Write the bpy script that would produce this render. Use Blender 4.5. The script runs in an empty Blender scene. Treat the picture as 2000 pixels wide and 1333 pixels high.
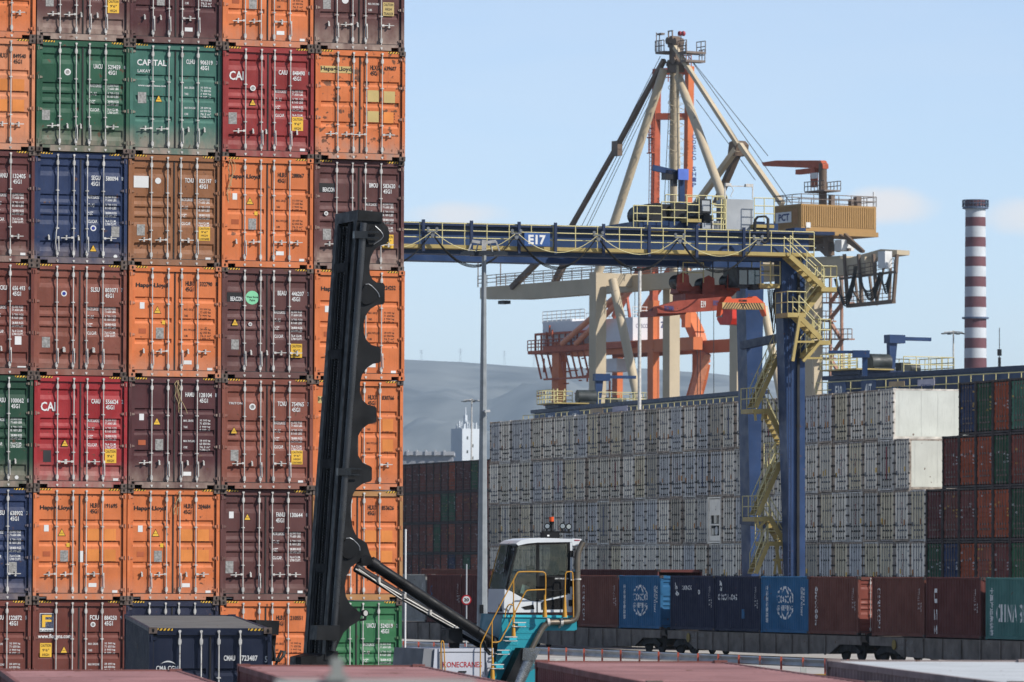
import bpy, math, random
from mathutils import Vector, Matrix
R = math.radians
# ------------------------------------------------------------------ camera, world, sun, exposure
S = bpy.context.scene
HAZE = 0.5e-4; F = 11111.0; HC = 3.70; PITCH = math.atan(448.5 / F); ROLL = R(0.2)
cd = bpy.data.cameras.new('camera'); cam = bpy.data.objects.new('camera', cd); S.collection.objects.link(cam)
cd.sensor_width = 36; cd.lens = 200; cd.clip_start = 1; cd.clip_end = 30000
RC = Matrix.Rotation(R(90) + PITCH, 3, 'X') @ Matrix.Rotation(ROLL, 3, 'Z')
CP = Vector((0, 0, HC))
cam.matrix_world = Matrix.Translation(CP) @ RC.to_4x4()
cd.dof.use_dof = True; cd.dof.focus_distance = 150; cd.dof.aperture_fstop = 6.3
S.camera = cam
A1 = R(19.2)                       # yaw of the yard grid
U = Vector((math.cos(A1), math.sin(A1), 0)); V = Vector((-math.sin(A1), math.cos(A1), 0))
SUN_EL = R(38); phi = R(45)
sd = (-V * math.cos(phi) + U * math.sin(phi)).normalized()      # horizontal direction towards the sun
sv = Vector((sd.x * math.cos(SUN_EL), sd.y * math.cos(SUN_EL), math.sin(SUN_EL)))
sl = bpy.data.lights.new('sun', 'SUN'); sl.energy = 5.0; sl.angle = R(0.5); sl.color = (1.0, 0.955, 0.89)
so = bpy.data.objects.new('sun', sl); S.collection.objects.link(so); so.rotation_euler = sv.to_track_quat('Z', 'Y').to_euler()
so.location = (0, 0, 100)
w = bpy.data.worlds.new('World'); S.world = w; w.use_nodes = True
nt = w.node_tree; nt.nodes.clear()
sky = nt.nodes.new('ShaderNodeTexSky'); sky.sky_type = 'NISHITA'; sky.sun_disc = False
sky.sun_elevation = SUN_EL; sky.sun_rotation = math.atan2(sd.x, sd.y)
sky.air_density = 0.6; sky.dust_density = 0.12; sky.ozone_density = 3.0
bg = nt.nodes.new('ShaderNodeBackground'); bg.inputs[1].default_value = 0.15
wo = nt.nodes.new('ShaderNodeOutputWorld')
# thin fair-weather cloud banks low over the horizon, laid out by direction of view
tc = nt.nodes.new('ShaderNodeTexCoord'); mp = nt.nodes.new('ShaderNodeMapping'); mp.inputs['Scale'].default_value = (7, 7, 38)
mp.inputs['Location'].default_value = (0.4, 0, 0.55)
nz = nt.nodes.new('ShaderNodeTexNoise'); nz.inputs['Scale'].default_value = 1.5; nz.inputs['Detail'].default_value = 5
cr = nt.nodes.new('ShaderNodeValToRGB'); cr.color_ramp.elements[0].position = .44; cr.color_ramp.elements[1].position = .62
cr.color_ramp.elements[0].color = (0, 0, 0, 1); cr.color_ramp.elements[1].color = (.75, .75, .75, 1)
mx = nt.nodes.new('ShaderNodeMix'); mx.data_type = 'RGBA'; mx.inputs[7].default_value = (5.7, 5.5, 5.4, 1)
L_ = nt.links.new
L_(tc.outputs['Generated'], mp.inputs['Vector']); L_(mp.outputs[0], nz.inputs['Vector']); L_(nz.outputs[0], cr.inputs[0])
tn = nt.nodes.new('ShaderNodeMix'); tn.data_type = 'RGBA'; tn.blend_type = 'MULTIPLY'; tn.inputs[0].default_value = 1
tn.inputs[7].default_value = (1.19, 1.03, .93, 1)
L_(sky.outputs[0], tn.inputs[6]); sp3 = nt.nodes.new('ShaderNodeSeparateXYZ'); L_(tc.outputs['Generated'], sp3.inputs[0])
def wm(op, a, b=None):
    q = nt.nodes.new('ShaderNodeMath'); q.operation = op
    for i, x in enumerate((a, b)):
        if x is None: continue
        if isinstance(x, (int, float)): q.inputs[i].default_value = x
        else: L_(x, q.inputs[i])
    return q.outputs[0]
az = wm('DIVIDE', sp3.outputs[0], sp3.outputs[1]); el = wm('DIVIDE', sp3.outputs[2], sp3.outputs[1]); n2 = nt.nodes.new('ShaderNodeTexNoise'); n2.inputs['Scale'].default_value = 60; n2.inputs['Detail'].default_value = 6; L_(tc.outputs['Generated'], n2.inputs['Vector'])
msk = wm('MULTIPLY', cr.outputs[0], .12)
for (ca, ce, wa, we, am) in ((-.0095, .0625, .0105, .0024, .8), (.0665, .0645, .0075, .0034, .95), (.0905, .0625, .0085, .0032, .8), (.045, .058, .02, .002, .35), (-.1, .07, .03, .004, .6), (.18, .075, .05, .006, .8)):
    gx = wm('DIVIDE', wm('SUBTRACT', az, ca), wa); gy = wm('DIVIDE', wm('SUBTRACT', el, ce), we)
    r2 = wm('ADD', wm('MULTIPLY', gx, gx), wm('MULTIPLY', gy, gy)); r2 = wm('ADD', r2, wm('MULTIPLY', wm('SUBTRACT', n2.outputs[0], .5), 3.2))
    q = nt.nodes.new('ShaderNodeMapRange'); q.interpolation_type = 'SMOOTHSTEP'; q.inputs[1].default_value = 1.5; q.inputs[2].default_value = -.2; q.inputs[3].default_value = 0; q.inputs[4].default_value = am; L_(r2, q.inputs[0]); msk = wm('MAXIMUM', msk, q.outputs[0])
L_(msk, mx.inputs[0]); L_(tn.outputs[2], mx.inputs[6]); L_(mx.outputs[2], bg.inputs[0]); L_(bg.outputs[0], wo.inputs[0])
S.view_settings.view_transform = 'Standard'; S.view_settings.look = 'None'; S.view_settings.exposure = 0.3
S.cycles.max_bounces = 5; S.cycles.volume_bounces = 0; S.cycles.diffuse_bounces = 3; S.cycles.glossy_bounces = 2; S.cycles.transparent_max_bounces = 8
# ------------------------------------------------------------------ projection helpers (pixels of the 2000x1333 photograph)
def ray(px, py):
    return RC @ Vector(((px - 1000) / F, (666.5 - py) / F, -1))
def W(px, py, s):
    d = ray(px, py); return CP + d * ((F / s) / d.y)
class Frame:
    """a local frame: origin on the ground under pixel column px at scale s (pixels per metre), turned by yaw"""
    def __init__(self, px, s, yaw, z0=0.0):
        p = W(px, 1115, s); self.o = Vector((p.x, p.y, z0)); self.yaw = yaw
        self.ux = Vector((math.cos(yaw), math.sin(yaw), 0)); self.uy = Vector((-math.sin(yaw), math.cos(yaw), 0))
    def loc(self, p):
        d = p - self.o; return Vector((d.dot(self.ux), d.dot(self.uy), d.z))
    def wld(self, x, y, z):
        return self.o + self.ux * x + self.uy * y + Vector((0, 0, z))
    def py_(self, px, py, off=0.0):                     # local point on the plane y = off
        d = ray(px, py); q = self.o + self.uy * off
        return self.loc(CP + d * ((q - CP).dot(self.uy) / d.dot(self.uy)))
    def px_(self, px, py, off=0.0):                     # local point on the plane x = off
        d = ray(px, py); q = self.o + self.ux * off
        return self.loc(CP + d * ((q - CP).dot(self.ux) / d.dot(self.ux)))
# ------------------------------------------------------------------ objects
C = S.collection
def tag(o, label=None, cat=None, group=None, kind=None):
    if label: o['label'] = label
    if cat: o['category'] = cat
    if group: o['group'] = group
    if kind: o['kind'] = kind
    return o
def empty(name, loc=(0, 0, 0), yaw=0.0, label=None, cat=None, group=None):
    o = bpy.data.objects.new(name, None); C.objects.link(o); o.location = loc; o.rotation_euler = (0, 0, yaw)
    o.empty_display_size = .3
    return tag(o, label, cat, group)
def link(name, mesh, mat, parent=None, loc=None, rot=None):
    o = bpy.data.objects.new(name, mesh); C.objects.link(o)
    if parent: o.parent = parent
    if loc: o.location = loc
    if rot: o.rotation_euler = rot
    mats = mat if isinstance(mat, (list, tuple)) else [mat]
    for i, m in enumerate(mats):
        if i >= len(mesh.materials): mesh.materials.append(None)
        o.material_slots[i].link = 'OBJECT'; o.material_slots[i].material = m
    return o
class MB:
    def __init__(s): s.v = []; s.f = []; s.m = []; s.mi = 0; s.sm = []
    def add(s, vs, fs, smooth=False):
        n = len(s.v); s.v += [tuple(v) for v in vs]
        for f in fs: s.f.append([i + n for i in f]); s.m.append(s.mi); s.sm.append(smooth)
        return s
    def box(s, x0, x1, y0, y1, z0, z1):
        return s.add([(x0, y0, z0), (x1, y0, z0), (x1, y1, z0), (x0, y1, z0), (x0, y0, z1), (x1, y0, z1), (x1, y1, z1), (x0, y1, z1)],
                     [(0, 3, 2, 1), (4, 5, 6, 7), (0, 1, 5, 4), (1, 2, 6, 5), (2, 3, 7, 6), (3, 0, 4, 7)])
    def prism(s, pts, vec):                              # planar outline given real thickness
        n = len(pts); vec = Vector(vec); a = [Vector(p) for p in pts]
        nn = Vector((0, 0, 0))
        for i in range(n): nn += a[i].cross(a[(i + 1) % n])
        if nn.dot(vec) > 0: a.reverse()
        return s.add(a + [p + vec for p in a], [tuple(range(n)), tuple(range(2 * n - 1, n - 1, -1))] +
                     [(i, i + n, (i + 1) % n + n, (i + 1) % n) for i in range(n)])
    def bar(s, p, q, w=.1, h=None, up=(0, 0, 1)):
        h = h or w; p = Vector(p); q = Vector(q); d = (q - p).normalized(); up = Vector(up)
        if abs(d.dot(up)) > .98: up = Vector((0, 1, 0))
        a = d.cross(up).normalized() * (w / 2); b = a.cross(d).normalized() * (h / 2)
        return s.add([p - a - b, p + a - b, p + a + b, p - a + b, q - a - b, q + a - b, q + a + b, q - a + b],
                     [(0, 1, 2, 3), (7, 6, 5, 4), (0, 4, 5, 1), (1, 5, 6, 2), (2, 6, 7, 3), (3, 7, 4, 0)])
    def path(s, pts, r, n=6, r2=None, close=True):
        P = [Vector(p) for p in pts]; m = len(P); r2 = r if r2 is None else r2; rings = []; a = None
        for i in range(m):
            d = (P[min(i + 1, m - 1)] - P[max(i - 1, 0)]).normalized()
            if a is None: a = d.orthogonal().normalized()
            a = (a - d * a.dot(d)).normalized(); b = d.cross(a)
            rr = r + (r2 - r) * i / max(1, m - 1)
            rings.append([P[i] + (a * math.cos(2 * math.pi * k / n) + b * math.sin(2 * math.pi * k / n)) * rr for k in range(n)])
        vs = [v for g in rings for v in g]
        fs = [(i * n + k, i * n + (k + 1) % n, (i + 1) * n + (k + 1) % n, (i + 1) * n + k) for i in range(m - 1) for k in range(n)]
        s.add(vs, fs, n > 5)
        if close: s.add(rings[0], [tuple(range(n - 1, -1, -1))]); s.add(rings[-1], [tuple(range(n))])
        return s
    def tube(s, p, q, r, n=8, r2=None): return s.path([p, q], r, n, r2)
    def disc(s, c, r, axis=(0, 1, 0), t=.02, n=16, rz=None):
        c = Vector(c); ax = Vector(axis).normalized(); a = ax.orthogonal().normalized() if abs(ax.z) > .5 else ax.cross(Vector((0, 0, 1))).normalized(); b = ax.cross(a)
        pts = [c + a * math.cos(2 * math.pi * k / n) * r + b * math.sin(2 * math.pi * k / n) * (rz or r) for k in range(n)]
        return s.prism(pts, ax * t)
    def mesh(s, name):
        me = bpy.data.meshes.new(name); me.from_pydata(s.v, [], s.f); me.update()
        if any(s.m): me.polygons.foreach_set('material_index', s.m)
        me.polygons.foreach_set('use_smooth', s.sm)
        return me
    def build(s, name, mat, parent=None, label=None):
        o = link(name, s.mesh(name), mat, parent)
        if label: o['label'] = label
        return o
def sag(p, q, d, n=10):                                  # hanging cable
    p = Vector(p); q = Vector(q)
    return [p.lerp(q, i / n) - Vector((0, 0, 4 * d * (i / n) * (1 - i / n))) for i in range(n + 1)]
def railing(mb, pts, h=1.1, r=.025, step=1.4, mids=(.5,)):
    pts = [Vector(p) for p in pts]; up = Vector((0, 0, 1))
    for a, b in zip(pts, pts[1:]):
        for hh in (1,) + tuple(mids): mb.tube(a + up * h * hh, b + up * h * hh, r, 5)
        n = max(1, round((b - a).length / step))
        for i in range(n + 1):
            p = a.lerp(b, i / n); mb.tube(p, p + up * h, r, 5)
# ------------------------------------------------------------------ materials
def lin(h):
    if not isinstance(h, str): return tuple(h) + (1,)
    h = h.lstrip('#'); c = [int(h[i:i + 2], 16) / 255 for i in (0, 2, 4)]
    return tuple(x / 12.92 if x <= .04045 else ((x + .055) / 1.055) ** 2.4 for x in c) + (1,)
MATS = {}
def nn(t, k, **kw):
    n = t.nodes.new(k)
    for a, b in kw.items():
        if a in n.inputs: n.inputs[a].default_value = b
        else: setattr(n, a, b)
    return n
def paint(name, col, rough=.5, metal=0.0, var=.18, rust=0.0, dust=0.0, dusth=.55, scale=1.2, bump=.0, streak=.25, alpha=None, spec=.25):
    if name in MATS: return MATS[name]
    m = bpy.data.materials.new(name); m.use_nodes = True; t = m.node_tree; t.nodes.clear(); L = t.links.new
    out = nn(t, 'ShaderNodeOutputMaterial'); b = nn(t, 'ShaderNodeBsdfPrincipled'); L(b.outputs[0], out.inputs[0])
    b.inputs['Roughness'].default_value = rough; b.inputs['Metallic'].default_value = metal; b.inputs['Specular IOR Level'].default_value = spec
    co = nn(t, 'ShaderNodeTexCoord'); oi = nn(t, 'ShaderNodeObjectInfo')
    ad = nn(t, 'ShaderNodeVectorMath', operation='ADD'); L(co.outputs['Object'], ad.inputs[0])
    sc = nn(t, 'ShaderNodeVectorMath', operation='SCALE'); sc.inputs[0].default_value = (37, 19, 53); L(oi.outputs['Random'], sc.inputs[3]); L(sc.outputs[0], ad.inputs[1])
    P = ad.outputs[0]
    def noise(s, detail=4, vs=None):
        n = nn(t, 'ShaderNodeTexNoise', Scale=s, Detail=detail)
        if vs:
            q = nn(t, 'ShaderNodeVectorMath', operation='MULTIPLY'); q.inputs[1].default_value = vs; L(P, q.inputs[0]); L(q.outputs[0], n.inputs['Vector'])
        else: L(P, n.inputs['Vector'])
        return n.outputs[0]
    def ramp(src, a, c):
        r = nn(t, 'ShaderNodeMapRange'); r.inputs[1].default_value = a; r.inputs[2].default_value = c; L(src, r.inputs[0]); return r.outputs[0]
    def mul(a, c):
        q = nn(t, 'ShaderNodeMath', operation='MULTIPLY')
        for i, x in enumerate((a, c)):
            if isinstance(x, (int, float)): q.inputs[i].default_value = x
            else: L(x, q.inputs[i])
        q.use_clamp = True; return q.outputs[0]
    def mix(f, a, c):
        q = nn(t, 'ShaderNodeMix', data_type='RGBA')
        for i, x in ((0, f), (6, a), (7, c)):
            if isinstance(x, (int, float, tuple)): q.inputs[i].default_value = x
            else: L(x, q.inputs[i])
        return q.outputs[2]
    g_ = 1.0 if name.startswith(('reefer door', 'reefer frame', 'dry hill')) else .79
    c = tuple(x * g_ for x in lin(col)[:3]) + (1,)
    dk = tuple(x * (1 - var) for x in c[:3]) + (1,); lt = tuple(min(1, x * (1 + var) + .012 * var * 5) for x in c[:3]) + (1,)
    cur = mix(ramp(noise(scale), .3, .7), dk, lt)
    if streak: cur = mix(mul(ramp(noise(3, 3, (6, 6, .5)), .55, .8), streak), cur, tuple(x * .55 + .02 for x in c[:3]) + (1,))
    if dust:
        sx = nn(t, 'ShaderNodeSeparateXYZ'); L(co.outputs['Object'], sx.inputs[0])
        g = nn(t, 'ShaderNodeMapRange'); g.inputs[1].default_value = dusth; g.inputs[2].default_value = .12; L(sx.outputs[2], g.inputs[0])
        cur = mix(mul(mul(g.outputs[0], ramp(noise(2.2, 5, (2, 2, 1)), .2, .62)), dust), cur, (.28, .21, .17, 1))
    if rust:
        cur = mix(mul(ramp(noise(scale * 4, 8), .72 - rust * .2, .76 - rust * .2), .9), cur, (.085, .038, .02, 1))
    L(cur, b.inputs['Base Color'])
    rr = nn(t, 'ShaderNodeMapRange'); rr.inputs[1].default_value = .3; rr.inputs[2].default_value = .7; rr.inputs[3].default_value = max(.03, rough - .1); rr.inputs[4].default_value = min(1, rough + .12)
    L(noise(scale * 3), rr.inputs[0]); L(rr.outputs[0], b.inputs['Roughness'])
    if bump:
        bp = nn(t, 'ShaderNodeBump', Strength=bump, Distance=.02); L(noise(scale * 2.5, 3), bp.inputs['Height']); L(bp.outputs[0], b.inputs['Normal'])
    if alpha is not None: b.inputs['Alpha'].default_value = alpha
    MATS[name] = m; return m
galv = paint('galvanised steel', (.56, .54, .50), .5, .1, .22, streak=.4, rust=.3, scale=5)
cast = paint('worn casting steel', (.10, .07, .055), .75, 0, .5, rust=.5, scale=6)
black = paint('black rubber', (.012, .012, .012), .6, 0, .3)
hole = paint('dark opening', (.004, .004, .004), .9, 0, 0, streak=0)
gask = paint('door gasket rubber', (.022, .02, .019), .8, 0, .3)
whitep = paint('white vinyl', (.72, .72, .70), .5, 0, .08, streak=.1)
blackp = paint('black vinyl', (.015, .014, .014), .5, 0, .1, streak=0)
yellowp = paint('yellow vinyl', (.78, .46, .045), .5, 0, .1, streak=.1)
platem = paint('etched alloy plate', (.30, .29, .27), .5, .3, .35, scale=20)
darkplate = paint('dark data plate', (.03, .03, .03), .4)
paleyel = paint('pale yellow patch', (.55, .41, .16), .6, 0, .12)
# ------------------------------------------------------------------ lettering as mesh, fitted to a given width and height
TM = {}
def glyphs(s, w, h, bold=.0):
    k = (s, round(w, 3), round(h, 3), bold)
    if k in TM: return TM[k]
    cu = bpy.data.curves.new('lettering', 'FONT'); cu.body = s; cu.size = 1; cu.resolution_u = 2; cu.offset = bold; cu.space_line = .95
    ob = bpy.data.objects.new('lettering', cu); C.objects.link(ob)
    dg = bpy.context.evaluated_depsgraph_get(); me = bpy.data.meshes.new_from_object(ob.evaluated_get(dg))
    bpy.data.objects.remove(ob); me.materials.clear()
    xs = [v.co.x for v in me.vertices]; ys = [v.co.y for v in me.vertices]
    x0, x1, y0, y1 = min(xs), max(xs), min(ys), max(ys)
    TM[k] = [((v.co.x - x0) / (x1 - x0) * w, (v.co.y - y0) / (y1 - y0) * h) for v in me.vertices], [list(p.vertices) for p in me.polygons]
    bpy.data.meshes.remove(me); return TM[k]
def letters(mb, s, x0, z1, w, h, yf=lambda x, z: 0, bold=.015):
    """lettering in the xz plane, top-left corner (x0, z1), facing -y"""
    vs, fs = glyphs(s, w, h, bold)
    mb.add([(x0 + a, yf(x0 + a, z1 - h + b), z1 - h + b) for a, b in vs], fs); return mb
def letters_on(mb, s, o, ex, ez, w, h, bold=.015, off=None):
    """lettering on any plane: o lower-left corner, ex reading direction, ez up"""
    vs, fs = glyphs(s, w, h, bold); o = Vector(o); ex = Vector(ex); ez = Vector(ez)
    pts = [o + ex * a + ez * b for a, b in vs]
    if off: pts = [off(p) for p in pts]
    mb.add(pts, fs); return mb
# ------------------------------------------------------------------ ground: one sheet out to the horizon
def gz(y):
    ks = [(-200, -.1), (90, -.1), (104, -.36), (113, -.36), (124, -.2), (130, 0), (205, 0), (235, -.25), (300, -.25), (325, -.38), (30000, -.38)]
    for (a, za), (b, zb) in zip(ks, ks[1:]):
        if y <= b: return za + (zb - za) * max(0, (y - a)) / (b - a)
    return -.38
conc = paint('pale dusty concrete', (.43, .40, .36), .85, 0, .16, scale=.25, streak=0, bump=.2)
asph = paint('yard asphalt', (.10, .095, .09), .85, 0, .25, scale=.4, streak=0, bump=.2)
mb = MB(); ys = [-200, 60, 90, 104, 113, 124, 130, 205, 235, 300, 325, 600, 1500, 5000, 26000]
for y in ys: mb.add([(-12000, y, gz(y)), (12000, y, gz(y))], [])
for i in range(len(ys) - 1): mb.f.append([2 * i, 2 * i + 1, 2 * i + 3, 2 * i + 2]); mb.m.append(0); mb.sm.append(False)
tag(mb.build('ground', asph), kind='structure')
mb = MB(); ys = [205, 235, 300, 325, 480]
for y in ys: mb.add([(-350, y, gz(y) + .005), (350, y, gz(y) + .005)], [])
for i in range(len(ys) - 1): mb.f.append([2 * i, 2 * i + 1, 2 * i + 3, 2 * i + 2]); mb.m.append(0); mb.sm.append(False)
tag(mb.build('concrete_road', conc), kind='structure')

# ------------------------------------------------------------------ shipping containers
WD = 2.438; H9 = 2.896; H8 = 2.591
RX = (.61, 1.036, 1.385, 1.81)                            # lock rods
ST = {'A': ((.07, .18), (.365, .45), (.47, .555), (.57, .675), (.84, .95)), 'B': ((.255, .315), (.47, .53), (.68, .74))}
DOORY = .075; DEP = .036
def door_depth(style, H):
    z0, z1 = .19, H - .16; hh = z1 - z0; gs = [(z1 - b * hh, z1 - a * hh) for a, b in ST[style]]
    def f(x, z):
        d = 0.0
        for a, b in gs:                                   # long sunny slope below, short shaded one above
            if a < z < b:
                lo = (z - a) / (.42 * (b - a)); hi = (b - z) / (.16 * (b - a)); d = max(d, DEP * min(1, lo, hi))
        for r in RX:
            if r - .145 < x < r: d = max(d, .017 * min(1, (x - r + .145) / .008) * (1 - (x - r + .145) / .16 * .95)) if not (d >= DEP * .99) else d
        return d
    return f, gs, z0, z1
MC = {}
def door_mesh(style, H, side):
    k = ('door', style, H, side)
    if k in MC: return MC[k]
    f, gs, z0, z1 = door_depth(style, H); xa, xb = ((.09, 1.205) if side == 0 else (1.233, 2.348))
    xs = {xa, xa + .07, xa + .09, xb - .07, xb - .09, xb}
    for r in RX:
        if xa < r < xb: xs |= {r - .145, r - .137, r - .07, r - .001, r}
    xs = sorted(x for x in xs); zs = {z0, z1}
    for a, b in gs: zs |= {a, a + .42 * (b - a), b - .16 * (b - a), b}
    zs = sorted(zs); m = MB()
    def dep(x, z):
        if x <= xa + .07 or x >= xb - .07: return 0
        e = .018
        return f(x, z)
    vs = [(x, DOORY + dep(x, z), z) for z in zs for x in xs]; n = len(xs)
    fs = [(j * n + i, j * n + i + 1, (j + 1) * n + i + 1, (j + 1) * n + i) for j in range(len(zs) - 1) for i in range(n - 1)]
    m.add(vs, fs)
    m.box(xa, xa + .006, DOORY + .001, DOORY + .05, z0, z1).box(xb - .006, xb, DOORY + .001, DOORY + .05, z0, z1)
    m.box(xa, xb, DOORY + .045, DOORY + .05, z0 + .001, z1 - .001)
    MC[k] = m.mesh('door'); return MC[k]
def corr(n0, n1, pitch=.278, d=.036):                      # trapezoid profile along a length
    out = []; t = n0
    n = max(1, round((n1 - n0) / pitch)); p = (n1 - n0) / n
    for i in range(n):
        a = n0 + i * p; out += [(a, 0), (a + p * .26, 0), (a + p * .5, d), (a + p * .76, d)]
    return out + [(n1, 0)]
def corr_at(t, n0, n1, pitch=.278, d=.036):
    n = max(1, round((n1 - n0) / pitch)); p = (n1 - n0) / n; q = ((t - n0) / p) % 1
    return 0 if q < .26 else d * (q - .26) / .24 if q < .5 else d if q < .76 else d * (1 - (q - .76) / .24)
def body_meshes(L, H):
    k = ('body', L, H)
    if k in MC: return MC[k]
    fr = MB()
    for y in (.02, L - .12):                               # corner posts
        fr.box(.004, .085, y, y + .1, .118, H - .118).box(WD - .085, WD - .004, y, y + .1, .118, H - .118)
    fr.box(.162, WD - .162, .03, .13, H - .15, H - .012).box(.162, WD - .162, L - .13, L - .03, H - .15, H - .012)   # headers
    fr.box(.36, WD - .36, .012, .13, .018, .172).box(.162, .36, .012, .13, .1, .172).box(WD - .36, WD - .162, .012, .13, .1, .172)   # sill with lashing notches
    fr.box(.162, WD - .162, L - .13, L - .012, .02, .17)
    for x in (.012, WD - .072):
        fr.box(x, x + .06, .178, L - .178, .03, .17); fr.box(x, x + .06, .178, L - .178, H - .09, H - .022)
    fr.box(.072, WD - .072, .13, L - .13, .12, .16)         # floor
    fr.box(.02, WD - .02, .135, .15, .172, .19)
    for y in (L - .178,):
        for x in (0, WD - .162):
            for z in (0, H - .118): fr.box(x, x + .162, y, L, z, z + .118)
    sw = []
    for sgn, x0 in ((1, .022), (-1, WD - .022)):
        m = MB(); pr = corr(.12, L - .12); z0, z1 = .17, H - .09
        vs = [(x0 + sgn * d, y, z) for z in (z0, z1) for y, d in pr]; n = len(pr)
        fs = [(i, i + 1, n + i + 1, n + i) if sgn < 0 else (i + 1, i, n + i, n + i + 1) for i in range(n - 1)]
        m.add(vs, fs); sw.append(m.mesh('side_wall'))
    m = MB(); pr = corr(.13, L - .13, .5, .03); vs = [(x, y, H - .03 - d) for x in (.06, WD - .06) for y, d in pr]; n = len(pr)
    m.add(vs, [(i, n + i, n + i + 1, i + 1) for i in range(n - 1)]); rf = m.mesh('roof')
    m = MB(); pr = corr(.085, WD - .085, .278); vs = [(x, L - .03 - d, z) for z in (.17, H - .15) for x, d in pr]; n = len(pr)
    m.add(vs, [(i + 1, i, n + i, n + i + 1) for i in range(n - 1)]); ew = m.mesh('end_wall')
    c = MB(); c.box(0, .162, 0, .178, 0, .118); c.mi = 1
    c.disc((.081, -.0015, .059), .026, (0, 1, 0), .002, 12, .04); c.mi = 1
    cm = c.mesh('corner_casting')
    MC[k] = (fr.mesh('frame'), sw, rf, ew, cm); return MC[k]
def gasket_mesh(H):
    k = ('gasket', H)
    if k in MC: return MC[k]
    m = MB(); z0, z1 = .172, H - .15
    m.box(.08, .096, .068, .12, z0, z1).box(WD - .096, WD - .08, .068, .12, z0, z1).box(.096, WD - .096, .066, .12, z0, z0 + .02).box(.096, WD - .096, .066, .12, z1 - .012, z1)
    m.box(1.203, 1.235, .058, .13, z0 + .02, z1 - .012)
    MC[k] = m.mesh('gasket'); return MC[k]
def rod_mesh(H, bent=False):
    k = ('rod', H, bent)
    if k in MC: return MC[k]
    m = MB(); y = .03
    if bent: m.path([(0, y, .1), (-.02, y, .35), (-.05, y - .01, .55), (-.03, y - .01, .85), (0, y, 1.02), (.005, y, H - .05)], .0155, 8)
    else: m.tube((0, y, .1), (0, y, H - .05), .0155, 8)
    for z in (.09, H - .07):                              # cams and keepers
        m.box(-.028, .028, .0, .05, z - .02, z + .012); m.disc((0, -.002, z - .03), .02, (0, 1, 0), .05, 8)
    for z in (.29, H - .27):
        m.box(-.034, .034, .012, .075, z - .05, z + .035); m.box(-.022, .022, .005, .074, z - .075, z + .06)
    for z in (.92, 1.9): m.box(-.045, .045, .028, .078, z - .012, z + .012); m.box(-.024, .024, .008, .05, z - .018, z + .018)
    MC[k] = m.mesh('lock_rod'); return MC[k]
def handle_mesh(kind):
    k = ('handle', kind)
    if k in MC: return MC[k]
    m = MB(); z = .68
    if kind in 'LR':
        s = -1 if kind == 'L' else 1
        m.box(min(0, s * .07), max(0, s * .07), -.004, .03, z - .025, z + .028)
        m.bar((s * .05, .008, z), (s * .34, -.004, z - .005 + .01 * s), .016, .022)
        m.bar((s * .2, .0, z - .045), (s * .2, .0, z + .06), .02, .03); m.disc((s * .2, -.012, z - .04), .026, (0, 1, 0), .03, 10); m.box(s * .2 - .02, s * .2 + .03, .0, .078, z + .03, z + .055)
    else:
        s = -1 if kind == 'd' else 1
        m.box(-.0, .045, -.004, .03, z - .04, z + .03); m.bar((.03, .005, z), (.035, -.01, z - .36), .02, .026)
        if kind in 'dD': MC[k] = m.mesh('handle'); m = MB()
        cx = s * .2 - .02; m.box(cx - .018, cx + .018, .01, .078, z - .04, z + .045); m.disc((cx, -.004, z - .045), .024, (0, 1, 0), .03, 10); m.disc((cx - .015, .0, z + .05), .018, (0, 1, 0), .03, 8); MC['catch' + kind] = m.mesh('handle_catch'); return MC[k]
    MC[k] = m.mesh('handle'); return MC[k]
def hinge_mesh(side):
    k = ('hinge', side)
    if k in MC: return MC[k]
    m = MB(); s = 1 if side == 0 else -1; x = .0
    m.box(min(0, s * .1), max(0, s * .1), .03, .072, -.032, .032).tube((s * .012, .02, -.05), (s * .012, .02, .05), .018, 8).box(min(s * .1, s * .135), max(s * .1, s * .135), .05, .074, -.022, .022)
    MC[k] = m.mesh('hinge'); return MC[k]
def stripe_mesh():
    if 'st' in MC: return MC['st']
    m = MB(); m.box(0, .3, -.001, .001, 0, .045); m.mi = 1
    for i in range(4):
        a = i * .075; m.add([(a, -.003, 0), (a + .036, -.003, 0), (a + .066, -.003, .045), (a + .03, -.003, .045)], [(0, 1, 2, 3)])
    MC['st'] = m.mesh('hazard_stripe'); return MC['st']
CAUT = {"9": ["CAUTION", "9'6\"", "HIGH"], "C": ["CAUTION", "9'6\"", "HIGH", "CONTAINER"], "T": ["CAUTION", "HIGH", "TRAILER"]}
DATA_A = [("MAX.GROSS", "32.500 KGS", "71.650 LBS"), ("TARE", "3.700 KGS", "8.160 LBS"), ("NET", "28.800 KGS", "63.490 LBS"), ("CU.CAP.", "76.4 CU.M.", "2.700 CU.FT.")]
DATA_B = [("MAX. GROSS", "32 500 kg", "71 650 lbs"), ("TARE", "3 900 kg", "8 600 lbs"), ("MAX. PAYLOAD", "28 600 kg", "63 050 lbs"), ("CUBE", "76.3 m\u00b3", "2 694 cuft")]
orangec = '#e4762f'
COL = dict(orange=('#cc713e', .55), paleorange=('#c9815a', .6), maroon=('#582a28', .6), darkmaroon=('#4a2123', .5), plum=('#583330', .6), green=('#1d5038', .55), teal=('#38675a', .6), red=('#8a2826', .5),
           brightred=('#972226', .45), navy=('#1a2c50', .5), tan=('#8a5a38', .55), brown=('#7c4435', .6), rust=('#6a3429', .6), midgreen=('#2c6a40', .55), blue=('#15528c', .5), darkblue=('#1b2038', .5), greyteal=('#43706e', .55), dkgreen=('#17402c', .55))
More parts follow.
